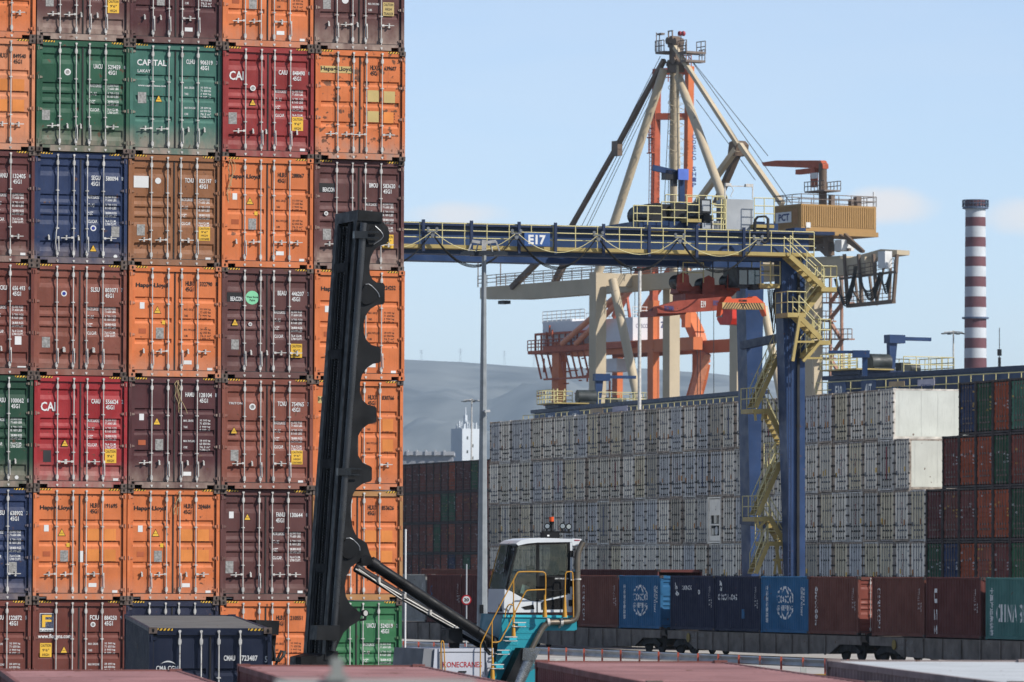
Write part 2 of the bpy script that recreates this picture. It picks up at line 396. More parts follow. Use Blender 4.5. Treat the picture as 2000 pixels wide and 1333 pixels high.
def stuck(par, spec, f, H, tm, cname):
    """stickers, plates and lettering of a door end; spec is a list of tuples"""
    def P(fx, fz): return fx * WD, H * (1 - fz)
    Yg = lambda x, z: DOORY + f(0, z) - .003; Yc = lambda x, z: DOORY - .009
    for it in spec:
        k = it[0]
        if k == 'txt':
            _, s, fx, fz, w, h, m = it; x, z = P(fx, fz); mb = MB(); letters(mb, s, x, z, w * WD, h * H, Yg if h < .03 and fx > .55 else Yc, .03 if s.startswith('Hap') else .02 if h > .03 else .012); mb.build('marking', m, par)
        elif k == 'rect':
            _, nm, fx, fz, w, h, m = it; x, z = P(fx, fz); d = DOORY - .003
            mb = MB().box(x, x + w * WD, d - .002, d + .001, z - h * H, z); o = mb.build(nm, m, par)
            if nm == 'data_plate':
                o.name = 'data_plate'
        elif k == 'disc':
            _, nm, fx, fz, r, m, m2 = it; x, z = P(fx, fz); o = MB().disc((x, DOORY - .006, z), r, (0, 1, 0), .004, 20).build(nm, m, par)
            if m2: MB().disc((x, DOORY - .009, z), r * .62, (0, 1, 0), .003, 16).build('emblem', m2, o)
        elif k == 'tri':
            _, fx, fz, w = it; x, z = P(fx, fz); y = DOORY - .006; h = w * .95
            o = MB().prism([(x, y, z), (x + w / 2, y, z - h), (x - w / 2, y, z - h)], (0, .003, 0)).build('warning_triangle', blackp, par)
            w2 = w * .8; MB().prism([(x, y - .003, z - h * .12), (x + w2 / 2, y - .003, z - h * .93), (x - w2 / 2, y - .003, z - h * .93)], (0, .002, 0)).build('sign_face', yellowp, o)
            mb = MB(); letters(mb, 'SUPER HEAVY', x - w * .2, z - h * .58, w * .4, .02, lambda a, b: y - .0045); mb.build('marking', blackp, o)
        elif k == 'caution':
            _, ty, fx, fz = it; x, z = P(fx, fz); wd, hh = .30, .36; y = DOORY - .006
            o = MB().box(x, x + wd, y, y + .003, z - hh, z).build('caution_sticker', yellowp if ty != 'T' else paleyel, par)
            ln = CAUT[ty]; n = len(ln); lh = hh / n; mb = MB()
            for i, s in enumerate(ln):
                ww = min(.26, .045 * len(s)); letters(mb, s, x + (wd - ww) / 2, z - i * lh - lh * .22, ww, lh * .6, lambda a, b: y - .002)
            mb.build('marking', blackp, o)
def hazard(par, H, dirty=1):
    for x in (.17, WD - .17 - .3):
        o = link('hazard_stripe', stripe_mesh(), [yellowp, blackp], par, (x, .026, H - .062))
def door_end(par, H, mat, style, handles, specs, tm, hingem=None, bent=False, lowcol=None):
    f, gs, z0, z1 = door_depth(style, H)
    doors = [link('door', door_mesh(style, H, s), mat, par) for s in (0, 1)]
    link('gasket', gasket_mesh(H), gask, par)
    for i, x in enumerate(RX):
        r = link('lock_rod', rod_mesh(H, bent and i == 0), galv, par, (x, 0, 0))
        if handles:
            link('handle', handle_mesh(handles[i]), galv, r)
            if handles[i] in 'dD': link('handle_catch', MC['catch' + handles[i]], galv, r)
    for s in (0, 1):
        for fz in (.075, .335, .62, .905):
            link('hinge', hinge_mesh(s), hingem or mat, doors[s], (.03 if s == 0 else WD - .03, .0, H * (1 - fz)))
    stuck(par, specs, f, H, tm, '')
    return doors
def id_spec(style, code, num, chk, m, fz=None, under='num', small=True):
    fz = fz if fz is not None else (.206 if style == 'A' else .135)
    out = [('txt', code, .616, fz - .003, .095, .042, m), ('txt', num, .77, fz + .001, .135, .04, m), ('txt', '45G1', .772 if under == 'num' else .612, fz + .051, .09, .039, m)]
    if chk: out += [('txt', chk, .943, fz + .003, .016, .033, m)]
    return out
def data_spec(kind, m, f0=.381):
    D = DATA_A if kind == 'A' else DATA_B; out = []
    for i, (a, b, c) in enumerate(D):
        if kind == 'A':
            z = f0 + i * .072; out += [('txt', a, .585, z + .002, .012 * len(a) + .018, .029, m), ('txt', b, .77, z, .12, .021, m), ('txt', c, .77, z + .028, .12, .021, m)]
        else:
            z = (.375, .432, .557, .613)[i] + (f0 - .381); out += [('txt', a, .60, z + .003, .0105 * len(a), .0195, m), ('txt', b, .775, z, .115, .0205, m), ('txt', c, .775, z + .026, .115, .0205, m)]
    return out
def container_base(name, loc, yaw, L, H, mat, label, group, cat='shipping container', castm=None, roofm=None, end=True, fr_m=None):
    t = empty(name, loc, yaw, label, cat, group); fr, sw, rf, ew, cm = body_meshes(L, H)
    link('frame', fr, fr_m or mat, t)
    link('side_wall', sw[0], mat, t); link('side_wall', sw[1], mat, t); link('roof', rf, roofm or mat, t)
    if end: link('end_wall', ew, mat, t)
    for x in (0, WD - .162):
        for z in (0, H - .118): link('corner_casting', cm, [castm or cast, hole], t, (x, 0, z))
    return t

# ---- the tall stack on the left: 5 columns x 7 tiers of 40 ft high cubes, doors to the camera
AS = R(19.2); US = Vector((math.cos(AS), math.sin(AS), 0)); VS = Vector((-math.sin(AS), math.cos(AS), 0)); s_mid = 75.0; p = W(430.5, 1115, s_mid); pitch = 2.51
o0 = Vector((p.x, p.y, 0)) - US * (2 * pitch) + Vector((0, 0, .0))
H_, K_ = 'w', 'k'
# (tier from top, column): colour, style, code, number, check digit, lettering, handles, dust, logo/extra, words for the label
orangeD = [('tri', .31, .36, .21), ('rect', 'data_plate', .295, .555, .085, .1, platem), ('rect', 'stamp_box', .11, .565, .08, .045, paint('faded stamp', '#a4522c', .6)), ('rect', 'approval_sticker', .12, .33, .05, .058, whitep), ('rect', 'address_label', .60, .846, .085, .035, whitep), ('rect', 'maker_plate', .855, .91, .055, .022, whitep), ('rect', 'tariff_sticker', .36, .49, .035, .035, yellowp)]
hap = lambda: [('txt', 'Hapag-Lloyd', .076, .155, .345, .05, blackp)]
T = {
 (0, 0): ('orange', 'B', 'HLXU', '624105', '3', K_, 'LLLR', .3, [], 'vivid orange container with bare lower doors cut by the upper left corner'),
 (0, 1): ('plum', 'A', 'TGHU', '901132', '4', H_, 'LLdd', 1.0, [('rect', 'data_plate', .1, .6, .085, .1, platem), ('caution', '9', .765, .615)], 'dusty plum container with yellow caution sticker in the cut off top tier'),
 (0, 2): ('darkmaroon', 'B', 'HAMU', '110528', '2', H_, 'ddRd', .25, [('rect', 'data_plate', .295, .555, .085, .1, platem), ('rect', 'address_label', .60, .846, .085, .035, whitep)], 'clean dark maroon container in the cut off top tier beside the plum one'),
 (0, 3): ('orange', 'B', 'HLBU', '275519', '6', K_, 'LLRd', .5, orangeD, 'orange container in the top tier right of a dark maroon one'),
 (0, 4): ('plum', 'B', 'TTNU', '945102', '8', H_, 'dLdR', 1.0, [('rect', 'data_plate', .1, .53, .085, .1, platem), ('caution', 'T', .765, .55), ('disc', 'diamond_label', .345, .545, .09, whitep, None)], 'plum container with pale caution high trailer sticker at the top right corner'),
 (1, 0): ('paleorange', 'B', 'HLXU', '849540', '1', K_, 'LLRR', .45, [], 'faded pale orange container numbered 849540 at the left edge'),
 (1, 1): ('green', 'A', 'UACU', '529459', '0', H_, 'LddR', .8, [('disc', 'round_sticker', .337, .283, .085, whitep, platem), ('rect', 'data_plate', .066, .628, .085, .09, platem)], 'dark green container numbered 529459 with a round white sticker'),
 (1, 2): ('teal', 'B', 'CLHU', '906319', '3', H_, 'LLDD', .9, [('txt', 'CAPITAL', .083, .145, .32, .055, whitep), ('txt', 'LAKAY', .09, .235, .14, .028, whitep), ('txt', 'www.capital-lease.com', .095, .37, .3, .024, whitep), ('rect', 'data_plate', .095, .44, .09, .1, platem), ('tri', .32, .46, .2)], 'grey green container numbered 906319 with white serif lettering'),
 (1, 3): ('red', 'A', 'CAIU', '848490', '0', H_, 'LddD', .35, [('txt', 'CAI', .075, .225, .16, .082, whitep), ('tri', .333, .47, .19), ('rect', 'data_plate', .07, .6, .09, .105, platem), ('disc', 'round_sticker', .335, .375, .075, whitep, platem), ('caution', '9', .765, .625), ('rect', 'maker_plate', .855, .91, .055, .022, whitep)], 'red container numbered 848490 with bold white letters and caution sticker'),
 (1, 4): ('orange', 'B', 'HLXU', '639607', '7', K_, 'LLLR', .8, [('rect', 'logo_patch', .06, .15, .35, .062, paleyel), ('txt', 'Hapag-Lloyd', .065, .155, .34, .05, blackp), ('rect', 'pale_patch', .585, .36, .125, .105, paleyel), ('rect', 'pale_patch', .765, .365, .125, .105, paleyel), ('rect', 'pale_patch', .585, .55, .125, .1, paleyel), ('rect', 'pale_patch', .765, .555, .11, .1, paint('amber patch', '#d6823c', .6))], 'battered orange container numbered 639607 with black rust spots and pale patches'),
 (2, 0): ('maroon', 'A', 'FANU', '132405', '8', H_, 'dDdR', .6, [('rect', 'maker_plate', .855, .91, .055, .022, whitep)], 'dark maroon container numbered 132405 at the left edge'),
 (2, 1): ('navy', 'A', 'SEGU', '580094', '1', H_, 'dLdR', .45, [('disc', 'round_sticker', .64, .675, .075, whitep, COL), ('tri', .64, .82, .2), ('rect', 'data_plate', .835, .655, .085, .095, platem), ('disc', 'oval_sticker', .88, .925, .05, whitep, None)], 'navy blue container numbered 580094 with one bent lock rod'),
 (2, 2): ('tan', 'A', 'TCNU', '825197', '0', H_, 'LLRd', .25, [('rect', 'white_poster', .062, .195, .16, .105, whitep), ('disc', 'round_sticker', .325, .235, .08, whitep, None), ('rect', 'data_plate', .1, .63, .085, .1, platem), ('caution', 'C', .77, .64), ('rect', 'maker_plate', .845, .915, .055, .022, whitep)], 'tan brown container numbered 825197 with a white poster'),
 (2, 3): ('orange', 'B', 'HLBU', '288067', '7', K_, 'dLRR', .15, hap() + orangeD, 'clean orange container numbered 288067 with rope hanging at its left'),
 (2, 4): ('plum', 'A', 'BMOU', '583620', '6', H_, 'LddR', .9, [('rect', 'logo_panel', .062, .215, .175, .085, blackp), ('txt', 'BEACON', .1, .253, .132, .04, whitep), ('rect', 'data_plate', .105, .63, .09, .1, platem), ('disc', 'round_sticker', .14, .49, .055, whitep, platem), ('caution', '9', .765, .67)], 'maroon container numbered 583620 partly behind the mast cap'),
 (3, 0): ('rust', 'A', 'TCKU', '656 493', '0', H_, 'dddd', .3, [('rect', 'white_label', .80, .655, .07, .075, whitep), ('rect', 'maker_plate', .83, .92, .09, .012, whitep)], 'brown container numbered 656 493 at the left edge'),
 (3, 1): ('brown', 'A', 'SLSU', '803071', '7', H_, 'DdDd', .3, [('disc', 'round_sticker', .33, .265, .075, whitep, COL), ('tri', .333, .48, .0), ('rect', 'data_plate', .098, .655, .085, .095, platem)], 'brown container numbered 803071 with a small blue round sticker'),
 (3, 2): ('orange', 'B', 'HLBU', '332790', '1', K_, 'dLDR', .55, hap() + orangeD, 'orange container numbered 332790 with rope knotted at its foot'),
 (3, 3): ('plum', 'A', 'BEAU', '446207', '2', H_, 'DDRR', .15, [('rect', 'logo_panel', .062, .225, .175, .085, blackp), ('txt', 'BEACON', .1, .263, .132, .04, whitep), ('disc', 'green_sticker', .338, .27, .18, paint('mint vinyl', '#7fc79a', .5), None), ('txt', 'Water Borne', .275, .255, .13, .018, blackp), ('txt', 'Paint', .31, .283, .06, .02, blackp), ('tri', .15, .46, .2), ('disc', 'round_sticker', .318, .51, .05, whitep, platem), ('rect', 'data_plate', .11, .65, .085, .09, platem), ('caution', '9', .765, .68)], 'maroon container numbered 446207 with large round mint green sticker'),
 (3, 4): ('orange', 'B', 'HLBU', '224252', '2', K_, 'LLDd', .15, hap() + orangeD, 'orange container numbered 224252 half hidden by the mast, below a maroon one'),
 (4, 0): ('dkgreen', 'A', 'UASU', '100062', '1', H_, 'LddD', .8, [('disc', 'round_sticker', .835, .91, .05, whitep, None)], 'dark green container numbered 100062 at the left edge'),
 (4, 1): ('brightred', 'A', 'CAAU', '556624', '2', H_, 'RLRd', .8, [('txt', 'CAI', .075, .235, .16, .082, whitep), ('tri', .335, .565, .2), ('rect', 'dark_plate', .105, .665, .085, .105, darkplate), ('caution', '9', .765, .65), ('rect', 'maker_plate', .855, .91, .055, .022, whitep)], 'bright red container numbered 556624 with bold white letters'),
 (4, 2): ('darkmaroon', 'B', 'HAMU', '128104', '1', H_, 'LdDD', .8, orangeD[:5], 'dark maroon container numbered 128104 with a rope end over it'),
 (4, 3): ('brown', 'A', 'TCNU', '754965', '7', H_, 'LdRd', .25, [('txt', 'TRITON', .08, .215, .15, .02, whitep), ('disc', 'round_sticker', .34, .255, .085, whitep, platem), ('tri', .14, .435, .2), ('rect', 'data_plate', .105, .645, .085, .1, platem), ('caution', 'C', .77, .645), ('rect', 'maker_plate', .845, .915, .055, .022, whitep)], 'brown container numbered 754965 with yellow caution sticker'),
 (4, 4): ('orange', 'B', 'HLXU', '830766', '0', K_, 'LLdR', .3, [('rect', 'logo_patch', .06, .15, .35, .062, paleyel), ('txt', 'Hapag-Lloyd', .065, .155, .34, .05, blackp), ('rect', 'pale_patch', .775, .35, .12, .11, paint('amber patch', '#d6823c', .6)), ('rect', 'pale_patch', .775, .535, .12, .11, paint('amber patch', '#d6823c', .6))] + orangeD[1:2], 'orange container numbered 830766 with amber data patches beside the mast'),
 (5, 0): ('navy', 'A', 'SESU', '638902', '3', H_, 'LddR', .5, [('rect', 'data_plate', .76, .66, .085, .1, platem)], 'navy container numbered 638902 at the left edge'),
 (5, 1): ('orange', 'B', 'HLBU', '191695', '0', K_, 'LLRd', .55, hap() + orangeD + [('rect', 'torn_white_patch', .49, .56, .05, .1, whitep)], 'orange container numbered 191695 with torn white patches at its middle'),
 (5, 2): ('orange', 'B', 'HLBU', '204684', '9', K_, 'dLDR', .45, hap() + orangeD, 'orange container numbered 204684 above the navy one'),
 (5, 3): ('plum', 'A', 'FANU', '130644', '0', H_, 'LdRR', .25, [('tri', .3, .215, .19), ('rect', 'green_label', .1, .2, .05, .06, whitep), ('rect', 'data_plate', .065, .645, .085, .11, platem), ('rect', 'maker_plate', .855, .91, .055, .022, whitep)], 'maroon container numbered 130644 with yellow warning triangle near its top'),
 (5, 4): ('orange', 'B', 'HLXU', '853626', '5', K_, 'LLRR', .3, orangeD[:3], 'orange container with ochre frame numbered 853626 behind the mast'),
 (6, 0): ('rust', 'B', 'SUDU', '122872', '5', H_, 'LddR', .4, [], 'brown container numbered 122872 in the lowest tier at the left edge'),
 (6, 1): ('rust', 'B', 'FCIU', '884250', '9', H_, 'LdDR', .2, [('rect', 'logo_panel', .08, .115, .15, .165, whitep), ('rect', 'logo_field', .085, .12, .14, .13, paint('logo navy', '#1b3163', .5)), ('txt', 'FLORENS', .085, .262, .14, .018, blackp), ('txt', 'F', .105, .13, .1, .11, yellowp), ('txt', 'www.florens.com', .06, .3, .36, .038, whitep), ('caution', '9', .085, .38), ('tri', .34, .405, .2), ('disc', 'round_sticker', .65, .215, .065, whitep, platem)], 'brown container numbered 884250 with navy and yellow logo square'),
 (6, 2): ('darkblue', 'B', 'CMAU', '550713', '2', H_, 'LddR', .2, [], 'navy container mostly hidden behind the loose dark navy one'),
 (6, 3): ('orange', 'B', 'HLBU', '210551', '4', K_, 'LdDR', .2, orangeD, 'orange container numbered 210551 in the lowest tier beside the mast foot'),
 (6, 4): ('midgreen', 'A', 'UACU', '524319', '2', H_, 'LddR', .2, [], 'mid green container numbered 524319 at the lower right of the stack'),
}
emb = paint('emblem blue', '#26358c', .5)
jit = random.Random(5)
def at_stack(col, tier, dx=0, dy=0): return o0 + US * (col * pitch - pitch + 0 + dx) + VS * dy + Vector((0, 0, (6 - tier) * H9))
stack = {}
for (tier, col), (cn, style, code, num, chk, lc, hd, dust, ex, lab) in T.items():
    hexc, rough = COL[cn]; batter = (tier, col) == (1, 4)
    m = paint(f'{cn} container paint {tier}{col}', hexc, rough, 0, .12 + .08 * jit.random(), rust=.72 if batter else .12 + .2 * jit.random(), dust=dust, dusth=.35 + .5 * dust, scale=.9 + jit.random(), bump=.45, streak=.45)
    t = container_base('shipping_container', at_stack(col, tier, jit.uniform(-.015, .015), jit.uniform(-.05, .05)), AS, 12.19, H9, m, lab, 'containers stacked in the tall wall on the left', castm=(m if cn == 'orange' and tier in (2, 3) else None),
                       fr_m=paint('ochre frame paint', '#a87a4a', .6, 0, .2, rust=.3) if (tier, col) == (5, 4) else None)
    tm = whitep if lc == 'w' else blackp
    AP = [('rect', 'amber_patch', a, b, .125, .105, paint('amber patch', '#d6823c', .6)) for a in (.585, .765) for b in (.362, .545)] if (tier, col) in ((5, 1), (5, 2), (5, 4), (1, 0)) else []
    sp = AP + id_spec(style, code, num, chk, tm, under='code' if cn == 'orange' or (tier, col) in ((2, 1), (5, 3)) else 'num')
    if (tier, col) not in ((0, 0),): sp += data_spec('A' if style == 'A' else 'B', tm)
    sp += [tuple(emb if x is COL else x for x in e) for e in ex if not (e[0] == 'tri' and e[3] == 0)]
    door_end(t, H9, m, style, hd, sp, tm, bent=(tier, col) == (2, 1))
    hazard(t, H9); stack[(tier, col)] = t; t.scale = (1.02, 1, 1)
# ropes tied on the doors
rope = paint('sisal rope', (.5, .38, .2), .9)
def rope_thing(col, tier, fx, lab, n=3, ln=.75):
    b = at_stack(col, tier); t = empty('rope', b + US * fx + Vector((0, 0, 2.2)), AS, lab, 'rope'); rr = random.Random(col * 7 + tier)
    mb = MB()
    for k in range(n):
        pts = [Vector((rr.uniform(-.05, .05), -.02, .62))]
        for i in range(8): pts.append(Vector((pts[-1].x + rr.uniform(-.07, .07), -.03 + rr.uniform(-.01, .01), .62 - (i + 1) * ln * rr.uniform(.9, 1.2) / 8)))
        mb.path(pts, .008, 5)
    mb.build('strand', rope, t)
rope_thing(3, 2, .22, 'frayed pale rope hanging over the corner of orange container 288067', 3, .95)
rope_thing(2, 4, 1.33, 'knotted pale rope dangling between containers 332790 and 128104')
rope_thing(2, 5, 1.33, 'pale rope hanging onto the top of orange container 204684', 2, .6)
# ------------------------------------------------------------------ far rows: ends facing left towards the camera
A2 = R(16.8); U2 = Vector((math.cos(A2), math.sin(A2), 0)); V2 = Vector((-math.sin(A2), math.cos(A2), 0))
LROW = 12.19
def far_meshes(reefer):
    k = ('far', reefer)
    if k in MC: return MC[k]
    fr = MB()
    for x in (.0, WD - .1):
        for y in (0, LROW - .13): fr.box(x, x + .1, y, y + .13, .1, H9 - .1)
    fr.box(.1, WD - .1, .02, .13, H9 - .1, H9 - .01).box(.1, WD - .1, .02, .13, .03, .13)
    for x in (.02, WD - .08): fr.box(x, x + .06, .13, LROW, .03, .17); fr.box(x, x + .06, .13, LROW, H9 - .12, H9 - .02)
    for x in (0, WD - .17):
        for z in (0, H9 - .12): fr.box(x - .004, x + .174, -.01, .18, z, z + .12)
    bd = MB()
    if reefer:                                             # flat panels with joints
        for x in (.03, WD - .05): bd.box(x, x + .02, .13, LROW - .02, .17, H9 - .12)
        for k in range(9): bd.box(.018, .0215, .6 + k * 1.3, .62 + k * 1.3, .2, H9 - .15)
        y = .35
        while y < LROW - .3:
            for x in (.022, WD - .027): bd.box(x, x + .005, y, y + .95, .2, H9 - .15)
            y += 1.0 + (.35 if int(y) % 3 == 0 else 0)
    else:
        for sgn, x0 in ((1, .022), (-1, WD - .022)):
            pr = corr(.12, LROW - .12); n = len(pr)
            bd.add([(x0 + sgn * d, y, z) for z in (.17, H9 - .09) for y, d in pr], [(i, i + 1, n + i + 1, n + i) if sgn < 0 else (i + 1, i, n + i, n + i + 1) for i in range(n - 1)])
    bd.box(.05, WD - .05, LROW - .06, LROW - .02, .1, H9 - .1).box(.03, WD - .03, .13, LROW - .02, H9 - .05, H9 - .03)
    dr = []
    for xa, xb in ((.1, 1.21), (1.228, WD - .1)):
        m = MB()
        if reefer: m.box(xa, xb, .06, .12, .14, H9 - .11)
        else:
            f, gs, z0, z1 = door_depth('A', H9); zs = [z0] + sorted(sum([[a, a + .4 * (b - a), b - .16 * (b - a), b] for a, b in gs], [])) + [z1]
            n = len(zs); m.add([(x, .06 + min(f(0, z), DEP), z) for x in (xa, xb) for z in zs], [(i, n + i, n + i + 1, i + 1) for i in range(n - 1)])
        dr.append(m.mesh('door'))
    rod = MB(); rod.tube((0, .015, .1), (0, .015, H9 - .06), .019, 5)
    for z in (.25, .9, 1.85, H9 - .3): rod.box(-.05, .05, .0, .07, z - .05, z + .05)
    rod.box(-.04, .24, -.005, .015, .61, .635).box(.1, .14, -.01, .06, .58, .68)
    hg = MB(); hg.box(0, .01, 0, .01, 0, .01)
    for x in (.07, WD - .07):
        for z in (.35, .95, 1.55, 2.1, 2.6): fr.mi = 1; fr.box(x - .075, x + .075, -.015, .06, z - .055, z + .055)
    MC[k] = (fr.mesh('frame'), bd.mesh('body'), dr, rod.mesh('lock_rod'), hg.mesh('hinge_line')); return MC[k]
hingd = paint('reefer hinge dark', '#3c342e', .7, 0, .4, rust=.5, scale=3)
def far_container(loc, yaw, bm, fm, dm, rm, label, group, reefer, extra=None, cat='container'):
    t = empty('refrigerated_container' if reefer else 'shipping_container', loc, yaw, label, cat, group)
    fr, bd, dr, rod, hg = far_meshes(reefer)
    link('frame', fr, [fm, hingd if reefer else fm], t); link('body', bd, bm, t)
    for d in dr: link('door', d, dm, t)
    for x in RX: link('lock_rod', rod, rm, t, (x, 0, 0))
    if extra: extra(t)
    return t
reef_f = [paint('reefer frame dark', '#8f867c', .7, 0, .5, rust=.6, scale=2.5), paint('reefer frame rusty', '#9c8b79', .7, 0, .5, rust=.7, scale=3), paint('reefer frame light', '#b8b2a8', .7, 0, .4, rust=.5, scale=2)]
reef_d = [paint(f'reefer door {i}', c, .55, 0, .1, rust=.2, scale=1.5, streak=.8, spec=.1) for i, c in enumerate(('#e2d7c4', '#d2c8b4', '#bcb5a8', '#d2c3a4', '#c0bdb8', '#aaa08e', '#eadfcc'))]
reef_b = paint('reefer side panels', '#cfd1c8', .5, 0, .08, rust=.06, scale=.8, streak=.4)
reef_r = [paint('reefer rod dull', '#6c6e72', .5, .3, .3, rust=.3), paint('reefer rod dark', '#33312f', .6, .2, .4, rust=.4)]
stk_or = paint('orange sticker', '#c07a20', .6, 0, .3); stk_rd = paint('red lettering', '#9c2a36', .6); stk_bl = paint('blue lettering', '#26386e', .6); stk_gy = paint('grey plate', '#5c6066', .6)
rr = random.Random(11)
def reefer_marks(t, tier, c):
    q = rr.random()
    for k in range(rr.choice((1, 1, 2))):
        x = rr.choice((.25, .75, 1.12, 1.5, 1.95)); z = rr.uniform(.85, 1.15); MB().box(x, x + .2, .045, .055, z, z + rr.uniform(.25, .36)).build('caution_sticker', stk_or if rr.random() < .7 else yellowp, t)
    MB().box(.2, .38, .045, .055, .85, 1.1).build('data_plate', stk_gy, t)
    mb = MB()
    for k in range(3): x = rr.choice((.3, .8, 1.5, 1.95)); letters(mb, rr.choice(('MNBU', '45R1', '2780', 'SZLU', '4510')), x, rr.uniform(1.6, 2.55), .3, .1, lambda a, b: .05)
    mb.build('marking', stk_gy if q < .7 else stk_bl, t)
    if rr.random() < .16:
        for i, ch in enumerate('TAL'): letters(MB(), ch, 1.12, 2.2 - i * .42, .2, .34, lambda a, b: .048).build('marking', stk_rd, t)
    if rr.random() < .12: MB().box(1.13, 1.3, .04, .055, .45 + .2, 2.5).build('marking_strip', rr.choice((stk_bl, stk_rd, whitep)), t)
ORD = ['', 'first', 'second', 'third', 'fourth', 'fifth', 'sixth', 'seventh', 'eighth', 'ninth', 'tenth', 'eleventh', 'twelfth', '13th', '14th', '15th', '16th', '17th', '18th', '19th', '20th', '21st', '22nd', '23rd', '24th', '25th', '26th', '27th', '28th', '29th', '30th', '31st', '32nd', '33rd', '34th', '35th', '36th', '37th', '38th', '39th', '40th', '41st', '42nd']
TN = ['top', 'second', 'third', 'fourth', 'lowest']
pr = W(955, 1115, 27.87); ROW0 = Vector((pr.x, pr.y, -.38)); RP = 2.508
toneword = ['pale', 'light grey', 'cool grey', 'cream', 'bluish', 'drab grey', 'whitish']
def row_pos(c, tier): return ROW0 - V2 * (c * RP) + Vector((0, 0, (4 - tier) * H9))
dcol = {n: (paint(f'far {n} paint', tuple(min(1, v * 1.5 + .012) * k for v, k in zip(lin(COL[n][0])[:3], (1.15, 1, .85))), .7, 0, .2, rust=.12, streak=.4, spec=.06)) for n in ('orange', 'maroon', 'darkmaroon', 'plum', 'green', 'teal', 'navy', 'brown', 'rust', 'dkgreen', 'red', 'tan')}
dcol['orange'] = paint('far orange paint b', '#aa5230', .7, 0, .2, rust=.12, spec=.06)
lrod = paint('far rod light', '#75645c', .5, .2, .2)
dfr = paint('far dark frame', '#3a2d28', .7, 0, .4, rust=.4)
def dark_marks(t, r):
    mb = MB()
    for k in range(r.choice((2, 3, 4))): letters(mb, r.choice(('UASU', '45G1', '5540', '3080')), r.choice((.2, .7, 1.5, 1.95)), r.uniform(1.2, 2.5), .32, .11, lambda a, b: .05)
    for k in range(3): letters(mb, '32500', 1.95, 1.75 - k * .18, .3, .08, lambda a, b: .05)
    mb.build('marking', whitep if r.random() < .7 else yellowp, t)
darkright = {0: ['navy', 'dkgreen', 'orange', 'teal'], 1: ['maroon', 'orange', 'orange', 'dkgreen', 'rust'], 2: ['darkmaroon', 'plum', 'maroon', 'orange', 'orange', 'dkgreen'], 3: ['dkgreen', 'navy', 'orange', 'brown', 'maroon', 'green'], 4: ['maroon', 'orange', 'navy', 'rust', 'green', 'plum']}
for tier in range(5):
    nre = (32, 33, 34, 34, 34)[tier]
    for c in range(nre):
        ci = rr.choice((0, 0, 1, 1, 2, 3, 4, 4, 5, 6)); loc = row_pos(c, tier) + U2 * rr.uniform(-.06, .06); yaw = A2 - R(90)
        if (tier, c) == (2, 19):                            # one stands the other way round, cooling unit outwards
            t = empty('refrigerated_container', loc, yaw, 'white refrigerated container showing its cooling unit among closed doors', 'container', 'white containers in the long wall')
            fr, bd, dr, rod, hg = far_meshes(True); link('frame', fr, [reef_d[6], reef_d[6]], t); link('body', bd, reef_b, t)
            MB().box(.13, WD - .13, .05, .12, 1.75, H9 - .15).box(.13, WD - .13, .05, .12, .17, .5).box(.13, .4, .05, .12, .5, 1.75).box(WD - .4, WD - .13, .05, .12, .5, 1.75).box(.4, WD - .4, .05, .12, 1.12, 1.22).build('end_panel', reef_d[6], t)
            MB().box(.4, WD - .4, .3, .34, .5, 1.75).build('machine_bay', hole, t); MB().box(1.0, 1.5, .06, .3, 1.25, 1.75).box(.45, .8, .1, .3, .55, .95).build('cooling_unit', reef_d[1], t)
            MB().disc((1.35, .1, .8), .27, (0, 1, 0), .05, 16).build('fan', galv, t); continue
        ex = lambda t, tier=tier, c=c: reefer_marks(t, tier, c)
        far_container(loc, yaw, reef_b, reef_f[rr.choice((0, 0, 1, 1, 2))], reef_d[ci], reef_r[rr.random() < .4], f'{toneword[ci]} container, {TN[tier]} tier, {ORD[c + 1]} from left end of long white wall',
                      'white containers in the long wall', True, ex)
    st = (36, 35, 34, 34, 34)[tier]
    for i, cn in enumerate(darkright[tier]):
        r = random.Random(tier * 9 + i); loc = row_pos(st + i, tier)
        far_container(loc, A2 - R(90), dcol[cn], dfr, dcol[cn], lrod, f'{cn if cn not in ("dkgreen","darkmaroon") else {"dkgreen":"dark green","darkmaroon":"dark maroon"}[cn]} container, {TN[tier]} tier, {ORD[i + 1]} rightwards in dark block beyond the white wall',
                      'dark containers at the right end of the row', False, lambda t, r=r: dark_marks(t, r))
# far block between the tall stack and the white wall
pm = W(948, 1115, 21.15); DG = [['rust', 'plum', 'plum', 'plum', 'orange', 'darkmaroon', 'darkmaroon', 'green', 'navy', 'orange', 'maroon'],
      ['maroon', 'rust', 'rust', 'green', 'green', 'rust', 'maroon', 'plum', 'darkmaroon', 'rust', 'maroon'], ['rust', 'brown', 'green', 'maroon', 'brown', 'darkmaroon', 'maroon', 'plum', 'rust', 'plum', 'maroon'],
      ['plum', 'darkmaroon', 'rust', 'brown', 'navy', 'maroon', 'green', 'brown', 'rust', 'plum', 'maroon'], ['maroon', 'rust', 'navy', 'brown', 'plum', 'maroon', 'rust', 'green', 'brown', 'plum', 'maroon']]
ORDF = Vector((pm.x, pm.y, -.40))
for tier in range(5):
    for c in range(15 if tier < 4 else 0):
        i = c
        cn = DG[tier][-1 - i] if i < 11 else ('maroon', 'plum', 'rust', 'darkmaroon')[(i + tier) % 4]; r = random.Random(tier * 31 + c)
        loc = ORDF + V2 * (c * RP - RP) + Vector((0, 0, (4 - tier) * H9 - .1))
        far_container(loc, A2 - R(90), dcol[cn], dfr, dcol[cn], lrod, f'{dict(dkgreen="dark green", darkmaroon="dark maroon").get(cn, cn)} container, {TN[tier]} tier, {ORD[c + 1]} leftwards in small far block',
                      'dark containers in the small far block', False, lambda t, r=r: dark_marks(t, r))
